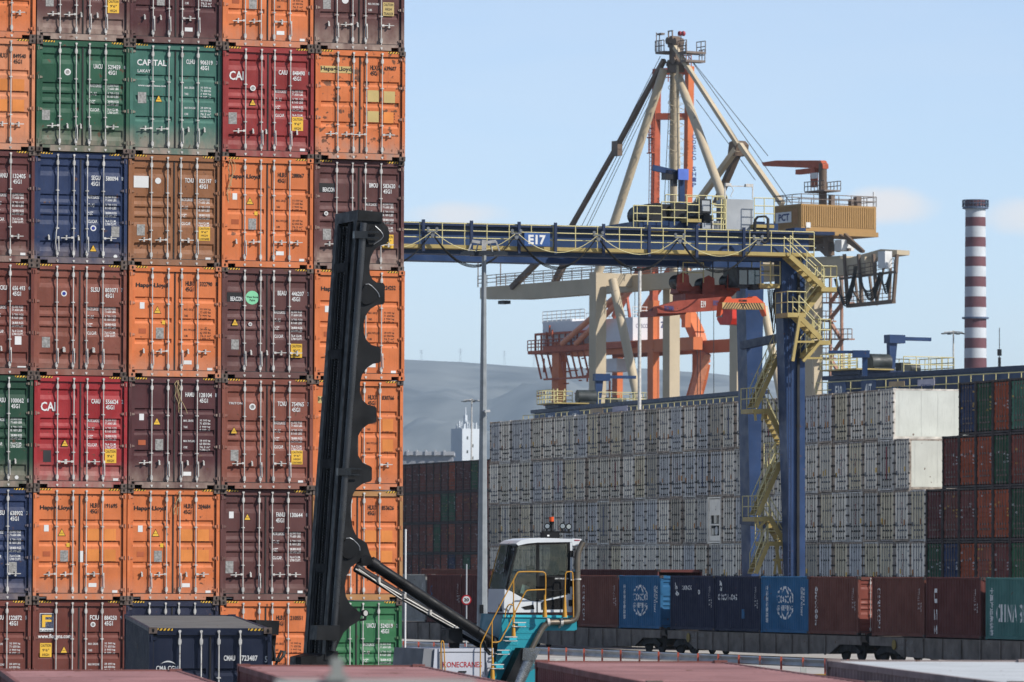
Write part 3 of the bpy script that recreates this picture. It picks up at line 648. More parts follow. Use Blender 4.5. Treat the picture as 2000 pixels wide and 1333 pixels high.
for c in range(15):
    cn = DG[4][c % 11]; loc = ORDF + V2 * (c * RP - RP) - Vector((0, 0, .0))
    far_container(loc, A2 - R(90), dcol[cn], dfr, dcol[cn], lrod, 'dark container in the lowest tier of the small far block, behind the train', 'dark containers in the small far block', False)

# ------------------------------------------------------------------ the container train
TRZ = -.25; pt_ = W(1250, 1115, 40.15); TR0 = Vector((pt_.x, pt_.y, 0))
def tr(q, x=0.0, z=0.0): return TR0 - V * q + U * x + Vector((0, 0, z))
DECK = .90
def side_text(t, s, L, y_left, z1, w, h, mat, vert=False, name='marking', bold=.02):
    mb = MB(); off = lambda p: Vector((.022 + corr_at(p.y, .12, L - .12) - .004, p.y, p.z))
    if vert: letters_on(mb, s, (0, y_left, z1), (0, 0, -1), (0, -1, 0), h, w, bold, off)
    else: letters_on(mb, s, (0, y_left, z1 - h), (0, -1, 0), (0, 0, 1), w, h, bold, off)
    return mb.build(name, mat, t)
def tpaint(n, hexc): return paint('train ' + n, hexc, .7, 0, .16, rust=.2, streak=.35, spec=.08)
trm = {'blue': tpaint('blue', '#2a6088'), 'darkblue': tpaint('dark blue', '#23283f'), 'rust': tpaint('brown', '#6b4036'), 'maroon': tpaint('maroon', '#5a302c'), 'greyteal': tpaint('grey teal', '#48746f'), 'grey': tpaint('grey', '#8c8c88')}
def oval(mb, cy, cz, ry, rz, a0, a1, wd, L):
    n = 14; off = lambda y, z: (.022 + corr_at(y, .12, L - .12) - .005, y, z)
    for i in range(n):
        a = a0 + (a1 - a0) * i / n; b = a0 + (a1 - a0) * (i + 1) / n
        mb.add([off(cy - math.cos(t) * (ry + k * wd), cz + math.sin(t) * (rz + k * wd)) for t, k in ((a, 0), (b, 0), (b, 1), (a, 1))], [(0, 1, 2, 3)])
TC = [(-38.9, 'grey', 'grey weathered container on the train, farthest left in view', []), (-32.9, 'maroon', 'maroon container on the train between the mast cylinders and the speed sign', ['cai']), (-27, 'maroon', 'maroon container on the train behind the speed limit sign', ['strip']),
      (-21, 'rust', 'brown container on the train hidden behind pale lamp pole and cab front', []), (-15, 'rust', 'brown container on the train directly behind the cab', []), (-8.85, 'rust', 'brown container on the train right of the cab with white vertical marks', ['vert']),
      (-2.95, 'blue', 'blue container with white globe mark on the train beside a wagon gap', ['globe']), (4.15, 'darkblue', 'dark navy container on the train with small white lettering and figure', ['cronos1']), (10.0, 'darkblue', 'dark navy container on the train with large white lettering', ['cronos2']),
      (15.85, 'blue', 'blue container with white globe mark on the train between navy and brown ones', ['globe']), (21.65, 'rust', 'brown container on the train just left of the lit wagon gap', ['vert2']), (29.0, 'rust', 'brown container on the train just right of the lit wagon gap', ['vert']),
      (34.95, 'maroon', 'dark maroon container on the train with three white vertical marks', ['uns']), (41.2, 'greyteal', 'grey green container at the right end of the train with large white letters', ['china'])]
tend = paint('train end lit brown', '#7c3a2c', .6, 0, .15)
for q, cn, lab, ex in TC:
    L = 5.78; t = container_base('shipping_container', tr(q + L, 0, DECK), A1, L, H8, trm[cn], lab, 'containers riding on the train', castm=dfr, fr_m=trm[cn])
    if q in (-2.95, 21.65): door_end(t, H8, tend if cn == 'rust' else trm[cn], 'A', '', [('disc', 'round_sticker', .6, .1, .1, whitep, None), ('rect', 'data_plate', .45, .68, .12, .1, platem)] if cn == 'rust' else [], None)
    else: link('end_wall', body_meshes(L, H8)[3], trm[cn], t, (WD, L, 0), (0, 0, math.pi))
    if 'globe' in ex:
        mb = MB(); cy = L * .5; cz = 1.38
        for a0, a1 in ((.35, 2.79), (3.49, 5.93)): oval(mb, cy, cz, 1.0, .66, a0, a1, .1, L); oval(mb, cy, cz, .42, .64, a0 + .25, a1 - .25, .08, L)
        mb.build('logo', whitep, t)
        side_text(t, 'COSCO', L, cy + 1.0, 1.72, 2.0, .36, whitep, bold=.03); side_text(t, 'SHIPPING', L, cy + .9, 1.27, 1.8, .25, whitep, bold=.03)
        for k, s in enumerate(('CBHU 419507', '22G1')): side_text(t, s, L, .95 - k * .25, 2.1, .14, 1.3 - .5 * k, whitep, True)
        side_text(t, '\u4e2d\u8fdc\u6d77\u8fd0\u96c6\u88c5\u7bb1', L, L - .5, 2.15, .3, 1.7, whitep, True)
    if 'cronos1' in ex:
        side_text(t, 'CRONOS', L, L - 1.35, 2.13, 1.35, .22, whitep); mb = MB(); oval(mb, L - .75, 1.9, .05, .05, 0, 6.28, .16, L); oval(mb, L - .6, 2.1, .02, .1, 0, 6.28, .08, L); oval(mb, L - .85, 1.72, .12, .03, 0, 6.28, .07, L); mb.build('emblem', whitep, t)
        mb = MB(); oval(mb, 2.05, 1.82, .02, .05, 0, 6.28, .06, L); mb.build('paint_scar', whitep, t)
    if 'cronos2' in ex:
        side_text(t, 'CRONOS', L, L - .35, 1.75, 2.4, .30, whitep, bold=.03); mb = MB(); oval(mb, L - .75, 2.08, .05, .05, 0, 6.28, .15, L); oval(mb, L - .65, 2.25, .02, .06, 0, 6.28, .06, L); mb.build('emblem', whitep, t)
        MB().add([(.018, 2.35, 1.05), (.018, 2.0, 1.05), (.018, 2.0, .62), (.018, 2.35, .62)], [(0, 1, 2, 3)]).build('repair_patch', trm['blue'], t)
    if 'vert' in ex: side_text(t, 'CARLCON', L, L - .55, 2.1, .3, 1.75, whitep, True, bold=.03)
    if 'vert2' in ex: side_text(t, 'CMAXCON', L, L - .7, 2.15, .3, 1.75, whitep, True, bold=.03)
    if 'cai' in ex: side_text(t, 'CAI', L, L - .6, 2.0, .3, .7, trm['blue'], True)
    if 'strip' in ex: side_text(t, 'CAI', L, L - 3.4, 2.2, .35, .9, whitep, True, bold=.03)
    if 'uns' in ex: side_text(t, 'U E S', L, L - .75, 2.1, .38, 2.0, whitep, True, bold=.05)
    if 'china' in ex: side_text(t, 'CHINA SHIPPING', L, L - 1.0, 1.48, 5.2, .75, whitep, bold=.03); side_text(t, '\u4e2d\u56fd\u6d77\u8fd0\u96c6\u88c5\u7bb1', L, L - .4, 2.15, .32, 2.0, whitep, True)
    if 'globe' not in ex:
        side_text(t, 'TTNU 315', L, .75, 2.1, .12, .9, whitep, True, bold=0)
        side_text(t, '22G1', L, .5, 1.5, .12, .5, whitep, True, bold=0)
# wagons
wgm = paint('wagon dirty grey', '#6f655c', .8, 0, .3, rust=.3, scale=1.5, streak=.5); wgd = paint('bogie grime', '#1c1917', .85, 0, .3, rust=.3)
def wagon(q0, q1, lab):
    t = empty('flat_wagon', tr(q0, 1.2, TRZ), A1, lab, 'wagon', 'wagons of the container train')
    L = q1 - q0; fy = lambda q: -(q - q0); B = DECK - TRZ; mid = L / 2
    for x in (-1.2, 1.12):
        P = [(0.2, B - .03), (L - .2, B - .03), (L - .2, B - .42), (L - 2.6, B - .42), (L - 3.8, B - .85), (mid + 3, B - .95), (mid - 3, B - .95), (3.8, B - .85), (2.6, B - .42), (.2, B - .42)]
        MB().prism([(x, -a, z) for a, z in P], (.08, 0, 0)).build('side_sill', wgm, t)
    m = MB(); m.box(-1.1, 1.1, -L + .2, -.2, B - .3, B - .03); m.build('deck', wgm, t)
    for k in range(9):
        a = 4.2 + k * (L - 8.4) / 8; MB().box(-1.26, -1.2, -a - .06, -a + .06, B - .9, B - .05).build('rib', wgm, t)
    for a in (1.9, L - 1.9):
        b = MB(); b.prism([(-1.05, -a + 1.3, .45), (-1.05, -a + .5, .8), (-1.05, -a - .5, .8), (-1.05, -a - 1.3, .45), (-1.05, -a - 1.1, .3), (-1.05, -a - .4, .45), (-1.05, -a + .4, .45), (-1.05, -a + 1.1, .3)], (.14, 0, 0))
        b.box(-1.0, 1.0, -a - .3, -a + .3, .45, .75).box(.9, 1.04, -a - 1.3, -a + 1.3, .35, .6); bo = b.build('bogie', wgd, t)
        for da in (-.9, .9): wmb = MB(); wmb.disc((-.85, -a + da, .46), .46, (1, 0, 0), .12, 20).disc((.73, -a + da, .46), .46, (1, 0, 0), .12, 20).tube((-.8, -a + da, .46), (.8, -a + da, .46), .08); wmb.build('wheelset', wgd, bo)
    for a in (0, L):
        for x in (-.87, .87):
            s = 1 if a == 0 else -1; MB().tube((x, -a - s * .1, B - .1), (x, -a + s * .45, B - .1), .1).disc((x, -a + s * .45, B - .1), .22, (0, s, 0), .04).build('buffer', wgd, t)
    MB().disc((-1.27, -3.1, B - .35), .22, (1, 0, 0), .03, 14).build('brake_wheel', paint('brake wheel yellow', '#8a7330', .7), t)
    mb = MB(); letters_on(mb, '31 71 4550', (-1.203, -L * .14, B - .3), (0, -1, 0), (0, 0, 1), 1.6, .16, .0); letters_on(mb, 'OSE 80t', (-1.203, -L * .14, B - .55), (0, -1, 0), (0, 0, 1), 1.1, .14, .0); mb.build('marking', paint('faded white lettering', '#8a8680', .8), t)
wagon(3.6, 27.9, 'grey flat wagon under the two dark navy and right blue containers')
wagon(-21.6, 3.0, 'grey flat wagon reaching from behind the cab to the left blue container')
wagon(28.5, 53, 'grey flat wagon under the rightmost brown and green containers')
wagon(-46.6, -22.2, 'grey flat wagon at the far left behind the black cylinders')
railm = paint('rail steel', '#5a4a40', .4, .7, .2)
for x, nm in ((.48, 'near'), (1.92, 'far')):
    mb = MB(); a = tr(-80, x, TRZ - .14 + .14); b = tr(70, x, TRZ); mb.bar(a + Vector((0, 0, -.0)), b, .07, .02); tag(mb.build('rail', railm), f'{nm} steel rail under the container train', 'rail', 'rails of the train track')
# second, farther train behind: long maroon and blue containers
for i, (q, L, cn, lab) in enumerate(((-62, 12.19, 'rust', 'long brown container on the farther train, left of the lamp pole'), (-49, 12.19, 'blue', 'long blue container on the farther train behind the cab front'), (-36, 12.19, 'maroon', 'long maroon container on the farther train, hidden by the near train'))):
    t = container_base('shipping_container', tr(q + 13 + L, 5.0, DECK + .0), A1, L, 2.896, trm[cn], lab, 'containers riding on the farther train', castm=dfr)
mb = MB(); mb.box(-1.1, 1.1, 0, 42, .75, 1.12)
ft = empty('flat_wagon', tr(-6, 6.2, TRZ), A1, 'grey flat wagon of the farther train, behind the near one', 'wagon'); mb.build('deck', wgm, ft)
for a in (2, 6, 14, 18, 26, 30, 38, 41): MB().disc((-.8, a, .46), .46, (1, 0, 0), 1.6, 16).build('wheelset', wgd, ft)
# guard rail with red and white posts along the track, and painted kerb blocks
grm = paint('guard rail zinc', '#b4b8ba', .55, .15, .15, streak=.3); redw = paint('faded red paint', '#b0503c', .7, 0, .3); kerby = paint('kerb yellow', '#c79a2a', .75, 0, .2, rust=.1); kw = paint('kerb white', '#c4c4bc', .8)
g0 = W(1200, 1115, 52.0); g1 = W(1640, 1115, 57.6); gd = (g1 - g0).normalized(); gn = Vector((gd.y, -gd.x, 0))
if gn.y > 0: gn = -gn
gr = empty('guard_rail', (g0.x, g0.y, gz(g0.y)), 0, 'long galvanised guard rail running along the railway track', 'guard rail'); base = Vector((g0.x, g0.y, gz(g0.y)))
def gp(d, n=0, z=0): q = gd * d + gn * n; return Vector((q.x, q.y, z))
mb = MB(); prf = [(.0, .50), (.05, .545), (.0, .60), (-.04, .65), (.0, .70), (.05, .755), (.0, .80)]
D0, D1 = -62, 40
for i in range(len(prf) - 1):
    a, b = prf[i], prf[i + 1]; mb.add([gp(D0, a[0], a[1]), gp(D1, a[0], a[1]), gp(D1, b[0], b[1]), gp(D0, b[0], b[1])], [(0, 1, 2, 3)])
mb.build('rail_beam', grm, gr)
k = 0; d = D0 + 1
while d < D1:
    mb = MB(); mb.mi = 0
    for j in range(5): mb.mi = j % 2; mb.bar(gp(d, .11, .0 + j * .165), gp(d, .11, .165 * (j + 1)), .07, .1)
    mb.build('post', [redw, redw if k % 2 else paint('post pale', '#c09084', .7)], gr); d += 2.0; k += 1
r = random.Random(3)
for i in range(18):
    d = -46 + i * 4.1; o = gp(d, 1.3); yy = base.y + o.y
    t = MB(); a = gp(d, 1.5); b = gp(d + 1.9, 1.5); p0 = Vector((base.x + a.x, base.y + a.y, gz(yy))); p1 = Vector((base.x + b.x, base.y + b.y, gz(yy)))
    for v in (p0, p1): pass
    e = empty('kerb_block', p0, 0, 'yellow painted concrete kerb block beside the guard rail', 'kerb block', 'yellow kerb blocks by the guard rail')
    m = MB(); dd = p1 - p0; m.bar(Vector((0, 0, .14)), Vector((dd.x, dd.y, .14)), .3, .28); m.build('block', kerby if i % 3 else kw, e)
    q0 = gp(d + 2.6, 1.4); e2 = empty('bollard', (base.x + q0.x, base.y + q0.y, gz(yy)), 0, 'short pale concrete bollard between the yellow kerb blocks', 'bollard', 'pale bollards by the guard rail')
    m = MB(); m.prism([(-.1, -.1, 0), (.1, -.1, 0), (.1, .1, 0), (-.1, .1, 0)], (0, 0, .48)); m.build('shaft', kw, e2)

# ------------------------------------------------------------------ foreground containers, only their roofs in frame
fredm = paint('faded red container', '#8c5050', .7, 0, .14, rust=.16, scale=.9, streak=.3); fredr = paint('faded pink roof', '#936a68', .75, 0, .28, rust=.3, scale=.7, streak=.5)
fside = paint('worn brown side', '#7a4c46', .7, 0, .2, rust=.35, scale=1); fgr = paint('pale grey roof', '#b9bdbf', .65, 0, .1, rust=.22, scale=1.2, streak=.2); fgs = paint('grey brown side', '#8a7c78', .7, 0, .2, rust=.4)
def fore(px, py, s, yawd, mat, roofm, lab, L=12.19, H=H8, castm=None):
    p = W(px, py, s); yaw = R(yawd); uy = Vector((-math.sin(yaw), math.cos(yaw), 0)); o = p - uy * L; o.z = p.z - H
    return container_base('shipping_container', o, yaw, L, H, mat, lab, 'containers standing in the foreground', castm=castm or cast, roofm=roofm)
fore(463, 1297, 150, 6.0, fside, fredr, 'faded red container in the foreground in front of the black mast')
fore(-3, 1306, 146, 6.5, fside, fredr, 'faded red container at the lower left corner')
fore(1044, 1289, 154, 4.6, fside, fredr, 'faded red container in the foreground right of the turquoise machine', 13.72)
fore(1612, 1287, 165, 4.1, fgs, fgr, 'pale grey topped container at the lower right corner', 13.72)
# the dark blue container on a trailer
cmm = paint('deep navy container', '#141d33', .5, 0, .14, rust=.1, dust=.0, streak=.3, bump=.2); cmr = paint('dusty navy roof', '#65625f', .7, 0, .15, rust=.12, streak=.2)
pc = W(291, 1226, 98.5); yc = R(6.2); o = Vector((pc.x, pc.y, pc.z - H9)); t = container_base('shipping_container', o, yc, 12.19, H9, cmm, 'dark navy container numbered 723487 standing in front of the tall stack', 'containers standing in the foreground', roofm=cmr, castm=cast)
t.rotation_euler = (R(.8), 0, yc)
door_end(t, H9, cmm, 'B', 'LLRR', [('txt', 'CMA CGM', .06, .262, .18, .034, whitep), ('txt', 'CMAU', .61, .19, .092, .037, whitep), ('txt', '723487', .755, .19, .13, .037, whitep), ('txt', '5', .945, .195, .02, .043, whitep), ('txt', '45G1', .78, .265, .1, .04, whitep), ('txt', 'MAX. GROSS', .56, .375, .15, .03, whitep)], None)
mb = MB()
for cz, a0, a1 in ((1.42, .5, 2.4), (1.16, 3.6, 5.6)):
    for i in range(10):
        a = a0 + (a1 - a0) * i / 10; b = a0 + (a1 - a0) * (i + 1) / 10; w0 = .035 * math.sin(math.pi * i / 10); w1 = .035 * math.sin(math.pi * (i + 1) / 10)
        mb.add([(.38 + math.cos(x) * .2, DOORY - .006, 2.08 + math.sin(x) * (.13 + k * .8)) for x, k in ((a, 0), (b, 0), (b, w1), (a, w0))], [(0, 1, 2, 3)])
mb.build('logo_swoosh', whitep, t); hazard(t, H9)
# ------------------------------------------------------------------ blue rubber tyred gantry crane E17
bluem = paint('crane blue', '#18365f', .45, 0, .2, rust=.2, scale=.7, streak=.5); blued = paint('crane dark blue', '#142748', .5, 0, .12); yel = paint('walkway yellow', '#a8945a', .5, 0, .12, rust=.08, scale=2, streak=.2)
yelp = paint('railing pale yellow', '#cdc28c', .5, 0, .1); blk = paint('machinery black', '#16171a', .5, .2, .3); grycab = paint('cabinet grey', '#a9adb0', .45, .2, .1, streak=.2); glass = paint('dark glass', '#0e1a1c', .08, 0, .1, streak=0, spec=.8)
spor = paint('spreader orange red', '#94402e', .55, 0, .2, rust=.3, scale=2); sporb = paint('bright orange red', '#d85a34', .5, 0, .1); cablem = paint('cable black', '#121212', .6)
FE = Frame(1549, 39.2, A1, -.3)
E = lambda px, py, off=0: FE.py_(px, py, off)
e17 = empty('gantry_crane', FE.o, A1, 'tall dark blue gantry crane marked E17 with yellow stairs on its right leg', 'gantry crane')
def bx(name, mat, x0, x1, y0, y1, z0, z1, par=None):
    return MB().box(x0, x1, y0, y1, z0, z1).build(name, mat, par)
zt, zb = E(1549, 459).z, E(1549, 512).z; xL = E(790, 450).x - 6.5; DG_ = 6.6
bx('girder', bluem, xL, .75, -.15, 1.0, zb, zt, e17); bx('rear_girder', bluem, xL, .75, DG_ - .6, DG_ + .7, zb, zt, e17)
bx('rail_beam', blued, xL - .3, 2.0, -.55, .4, zt + .001, zt + .16, e17); bx('rear_rail_beam', blued, xL - .3, 1.4, DG_ - .4, DG_ + .5, zt + .001, zt + .16, e17)
wz = E(1549, 497).z; bx('walkway', yel, xL, .62, -1.25, -.16, wz - .18, wz, e17)
mb = MB(); railing(mb, [(xL, -1.22, wz), (.6, -1.22, wz)], 1.05, .028, 1.15, (.33, .66)); mb.build('walkway_railing', yelp, e17)
for i, px in enumerate((826, 920, 1013, 1084, 1178, 1267, 1360, 1452)):
    x = E(px, 470, -1.3).x; bx('bracket', blued, x - .07, x + .07, -1.42, -1.3, wz - .35, zt + .22, e17)
# number board
p = E(1074, 456, -1.5); q = E(1024, 480, -1.5); o = bx('number_board', paint('number board blue', '#2f5690', .45), q.x, p.x, -1.52, -1.46, q.z, p.z, e17)
mb = MB(); letters(mb, 'E17', q.x + .2, p.z - .1, (p.x - q.x) * .68, (p.z - q.z) * .74, lambda a, b: -1.526, .04); mb.build('marking', whitep, o)
# festoon trolleys and hanging cables
fx = [E(px, 470, -1.6).x for px in (680, 844, 1008, 1168, 1327, 1480)]; ztr = E(1168, 458, -1.6).z
for i, x in enumerate(fx):
    t = MB(); t.box(x - .26, x + .26, -1.66, -1.5, ztr - .1, ztr - .02); t.disc((x - .22, -1.68, ztr + .08), .08, (0, 1, 0), .08, 10).disc((x + .22, -1.68, ztr + .08), .08, (0, 1, 0), .08, 10).bar((x - .2, -1.6, ztr - .08), (x, -1.6, ztr - .3), .05).bar((x + .2, -1.6, ztr - .08), (x, -1.6, ztr - .3), .05).disc((x, -1.68, ztr - .25), .1, (0, 1, 0), .1, 10); t.build('cable_trolley', paint('trolley grey', '#6c7074', .5, .4, .3), e17)
    if i < 5:
        t = MB()
        for k in range(3): t.path(sag((x + .1, -1.6 + k * .05, ztr - .25), (fx[i + 1] - .1, -1.6 + k * .05, ztr - .25), 1.4 + .05 * k, 14), .023, 5)
        t.build('festoon_cable', cablem, e17)
        MB().path(sag((x + .1, -1.7, ztr - .1), (fx[i + 1] - .1, -1.7, ztr - .1), .85, 12), .018, 5).build('tow_rope', yelp, e17)
# legs: box sections narrowing to the sill
def leg(name, px0, px1, qx0, qx1, off, dep, ztop, mat=bluem):
    a = E(px0, 560, off).x; b = E(px1, 560, off).x; c = E(qx0, 1118, off).x; d = E(qx1, 1118, off).x; zl = .9
    zb_ = E(px0, 1118, off).z
    MB().prism([(a, off, ztop), (b, off, ztop), (d, off, zl), (c, off, zl)], (0, dep, 0)).build(name, mat, e17)
leg('leg', 1526, 1572, 1549, 1573, -.2, 1.0, zb + .02); leg('leg', 1455, 1492, 1470, 1481, 6.0, 1.3, zb + .02)
leg('leg', 652, 700, 664, 690, -.2, 1.0, zb + .02); leg('leg', 590, 630, 600, 620, 6.0, 1.3, zb + .02)
for x in (.1, E(672, 1000).x + .3):
    bx('sill_beam', bluem, x - .35, x + .45, -1.6, 8.6, .95, 1.75, e17)
    for y in (-1.1, .2, 6.9, 8.1):
        MB().disc((x - .3, y, .78), .78, (1, 0, 0), .6, 22).build('wheel', black, e17)
MB().bar((0.1, .6, 6.2), (-.1, 6.6, 6.6), .35, .4).build('leg_brace', blued, e17); MB().bar((.1, .6, 15.8), (-.1, 6.6, 15.5), .35, .4).build('leg_brace', blued, e17)
bx('leg_ladder_conduit', cablem, E(1556, 700, -.25).x, E(1561, 700, -.25).x, -.34, -.26, 1.8, zb - .5, e17)
mb = MB(); xa = E(1541, 700, -.45).x; xb = E(1546, 700, -.45).x
for k in range(44): mb.bar((xa, -.4, 2 + k * .38), (xb, -.4, 2 + k * .38), .03)
mb.bar((xa, -.4, 1.8), (xa, -.4, 18.6), .04).bar((xb, -.4, 1.8), (xb, -.4, 18.6), .04); mb.build('ladder', blued, e17)
# yellow zigzag stairs
def flight(a, b, off, name='stair_flight', wd=.8, h=1.0):
    A = E(a[0], a[1], off); B = E(b[0], b[1], off); t = MB()
    for o2 in (0, wd): t.bar((A.x, off + o2, A.z), (B.x, off + o2, B.z), .08, .24)
    n = max(3, int(abs(A.z - B.z) / .24)); ex = .16 if B.x > A.x else -.16
    for i in range(n + 1): u = i / n; x = A.x + (B.x - A.x) * u; z = A.z + (B.z - A.z) * u; t.box(x - .13, x + .13, off, off + wd, z - .02, z + .03)
    f = t.build(name, yel, e17); r_ = MB()
    for o2 in (0, wd): railing(r_, [(A.x, off + o2, A.z), (B.x, off + o2, B.z)], h, .026, 1.1, (.5,))
    r_.build('stair_railing', yelp, f); return A, B
def landing(px0, px1, py, off, wd=1.6, name='landing', rails=True):
    a = E(px0, py, off); b = E(px1, py, off); f = bx(name, yel, a.x, b.x, off - .02, off + wd, a.z - .22, a.z, e17); r_ = MB()
    railing(r_, [(a.x, off, a.z), (b.x, off, a.z)], 1.05, .026, .7, (.5,)); railing(r_, [(a.x, off, a.z), (a.x, off + wd, a.z)], 1.05, .026, .9, (.5,)); railing(r_, [(b.x, off, a.z), (b.x, off + wd, a.z)], 1.05, .026, .9, (.5,)); r_.build('landing_railing', yelp, f)
ns = -1.4
flight((1543, 500), (1608, 560), ns); landing(1604, 1634, 561, ns)
flight((1608, 564), (1572, 610), ns + .5); landing(1538, 1574, 611, ns)
flight((1560, 617), (1602, 661), ns); landing(1598, 1622, 665, ns + .2)
flight((1600, 668), (1575, 698), ns + .4)
t = MB(); a = E(1548, 706, ns); b = E(1562, 618, ns); c = E(1568, 706, ns); d = E(1600, 670, ns)
t.bar(a, b, .14).bar(c, d, .14).bar(E(1553, 668, ns), E(1590, 668, ns), .1).bar(E(1572, 700, ns), E(1606, 700, ns), .1); t.build('stair_bracket', yel, e17)
f2 = 1.2
flight((1523, 692), (1476, 796), f2); landing(1470, 1500, 799, f2); flight((1500, 800), (1533, 868), f2); landing(1515, 1536, 906, f2)
flight((1525, 904), (1480, 1006), f2); landing(1473, 1502, 1010, f2); flight((1503, 1010), (1535, 1066), f2); landing(1498, 1540, 1058, f2); flight((1500, 1062), (1476, 1120), f2)
mb = MB(); mb.bar(E(1516, 1066, f2), E(1524, 1122, f2), .14).bar(E(1530, 1066, f2), E(1538, 1122, f2), .14).bar(E(1510, 1094, f2), E(1540, 1094, f2), .12).bar(E(1512, 1122, f2), E(1520, 1066, f2), .1).bar(E(1478, 1012, f2), E(1481, 1032, f2), .1).bar(E(1500, 1012, f2), E(1481, 1032, f2), .1).bar(E(1474, 802, f2), E(1476, 822, f2), .1).bar(E(1492, 802, f2), E(1488, 822, f2), .1)
mb.build('stair_support', yel, e17)
# trolley machinery on top
zr = zt + .2
def pxx(px, off=1.0): return E(px, 440, off).x
tf = bx('trolley_frame', bluem, pxx(1240), pxx(1508), .2, 6.4, zr, zr + .35, e17)
mb = MB(); mb.box(pxx(1270), pxx(1328), 1.2, 3.4, zr + .36, zr + 1.25).box(pxx(1365), pxx(1385), .9, 3, zr + .36, zr + 1.4); mb.disc((pxx(1284), 1.0, zr + .8), .5, (0, 1, 0), 3, 20).disc((pxx(1322), 1.0, zr + .9), .42, (0, 1, 0), 3, 20)
for k in range(7): x = pxx(1268 + k * 15); mb.disc((x, .8 + (k % 3) * .4, zr + .6 + (k % 2) * .45), .16 + .06 * (k % 3), (0, 1, 0), .7, 10)
mb.build('hoist_machinery', blk, e17)
def cab_box(px0, px1, py0, py1, off, dep, name, mat):
    a = E(px0, py0, off); b = E(px1, py1, off); return bx(name, mat, a.x, b.x, off, off + dep, b.z, a.z, e17)
cab_box(1419, 1471, 389, 453, .0, 1.4, 'electrical_cabinet', grycab); o = cab_box(1368, 1389, 389, 418, -.1, .5, 'floodlight_housing', blk); a = E(1371, 392, -.12); b = E(1386, 413, -.12); MB().box(a.x, b.x, -.125, -.105, b.z, a.z).build('lens', grycab, o)
cab_box(1342, 1368, 432, 450, -.1, 1, 'drive_box', bluem); cab_box(1374, 1392, 420, 444, .1, .8, 'gearbox', blk); cab_box(1372, 1388, 436, 450, -.2, .5, 'control_box', grycab); cab_box(1391, 1410, 432, 452, -.2, .5, 'steel_steps', galv)
cab_box(1478, 1494, 433, 450, -.1, 1, 'drive_box', bluem)
mb = MB()
for px0, px1, py, off in ((1237, 1292, 447, -.5), (1244, 1266, 447, .6), (1292, 1342, 440, -.5), (1342, 1365, 430, -.5), (1391, 1415, 430, -.5), (1473, 1512, 432, -.5), (1300, 1420, 425, 4.5), (1238, 1262, 446, 3.6)):
    a = E(px0, py, off); b = E(px1, py, off); railing(mb, [(a.x, off, a.z), (b.x, off, a.z)], 1.15, .026, .6, (.33, .66)); 
mb.build('platform_railing', yelp, e17)
mb = MB()
for px0, px1, py in ((1272, 1305, 449), (1341, 1370, 430), (1391, 1417, 450), (1473, 1512, 441)):
    a = E(px0, py, -.5); b = E(px1, py, -.5); mb.box(a.x, b.x, -.5, .5, a.z - .1, a.z + .06)
mb.build('platform', yel, e17)
mb = MB()
for k in range(5): a = E(1395 + k * 0, 449, -.4); z = a.z + k * .28; mb.bar((E(1391, 449, -.4).x, -.45, z), (E(1418, 449, -.4).x, -.45, z), .05)
for px in (1408, 1412, 1417): a = E(px, 452, -.4); mb.bar((a.x, -.45, a.z), (a.x, -.45, a.z + 1.6), .05)
mb.build('access_ladder', yelp, e17)
# service jib
mb = MB(); a = E(1331, 440, 2); b = E(1331, 352, 2); mb.bar(a, b, .26); mb.build('jib_post', bluem, e17)
cab_box(1300, 1324, 332, 351, 1.8, .6, 'jib_hoist', blk); cab_box(1325, 1345, 330, 352, 1.6, .1, 'jib_plate', paint('pale blue plate', '#5a76c8', .5)); cab_box(1314, 1323, 350, 364, 1.8, .3, 'jib_motor', blk)
MB().bar(E(1275, 328, 1.9), E(1324, 339, 1.9), .2, .28).build('jib_arm', bluem, e17)
mb = MB(); a = E(1416, 389, .1); b = E(1416, 360, .1); c = E(1470, 389, .1); d = E(1470, 362, .1); mb.bar(a, b, .06).bar(c, d, .05).bar(b + Vector((0, 0, -.1)), d + Vector((0, 0, -.06)), .05); mb.box(b.x, b.x + .3, .0, .2, b.z - .1, b.z + .05).box(d.x - .4, d.x, .0, .2, d.z - .1, d.z + .05); mb.path([b + Vector((.3, 0, 0)), b + Vector((.45, 0, -.3)), b + Vector((.3, 0, -.6)), a + Vector((.35, 0, .1))], .02); mb.build('antenna_frame', galv, e17)
mb = MB()
for k in range(3): mb.path([E(1473 + k, 453, -1.5), E(1474 + k, 430, -1.5), E(1479 + k, 424, -1.5), E(1494 + k, 423, -1.5), E(1499 + k, 428, -1.5), E(1499 + k, 470, -1.5), E(1493 + k, 476, -1.5), E(1484 + k, 470, -1.5)], .05, 6)
mb.build('cable_loop', cablem, e17)
cab_box(1552, 1574, 445, 458, -.3, 1.2, 'end_stop', bluem)
# operator cab, head block and spreader under the trolley
cab_box(1441, 1484, 522, 561, .3, 2.0, 'operator_cab', blk); o = cab_box(1462, 1483, 528, 556, .28, .03, 'cab_window', paint('cab glass teal', '#2a4a54', .1, 0, .2, spec=.8)); cab_box(1444, 1459, 528, 556, .28, .03, 'cab_window', glass)
mb = MB(); a = E(1484, 557, .0); b = E(1522, 557, .0); railing(mb, [(a.x, -.1, a.z), (b.x, -.1, a.z)], 1.5, .03, .5, (.33, .66)); railing(mb, [(a.x, 1.1, a.z), (b.x, 1.1, a.z)], 1.5, .03, .7, (.5,)); mb.build('cab_railing', yelp, e17)
cab_box(1484, 1523, 554, 563, -.15, 1.4, 'cab_platform', yel); cab_box(1470, 1484, 556, 566, .0, .7, 'floodlight', blk)
mb = MB(); a = E(1334, 552, 1.5); b = E(1374, 552, 1.5); railing(mb, [(a.x, 1.5, a.z), (b.x, 1.5, a.z)], 1.0, .025, .9, (.5,)); mb.build('under_railing', yelp, e17)
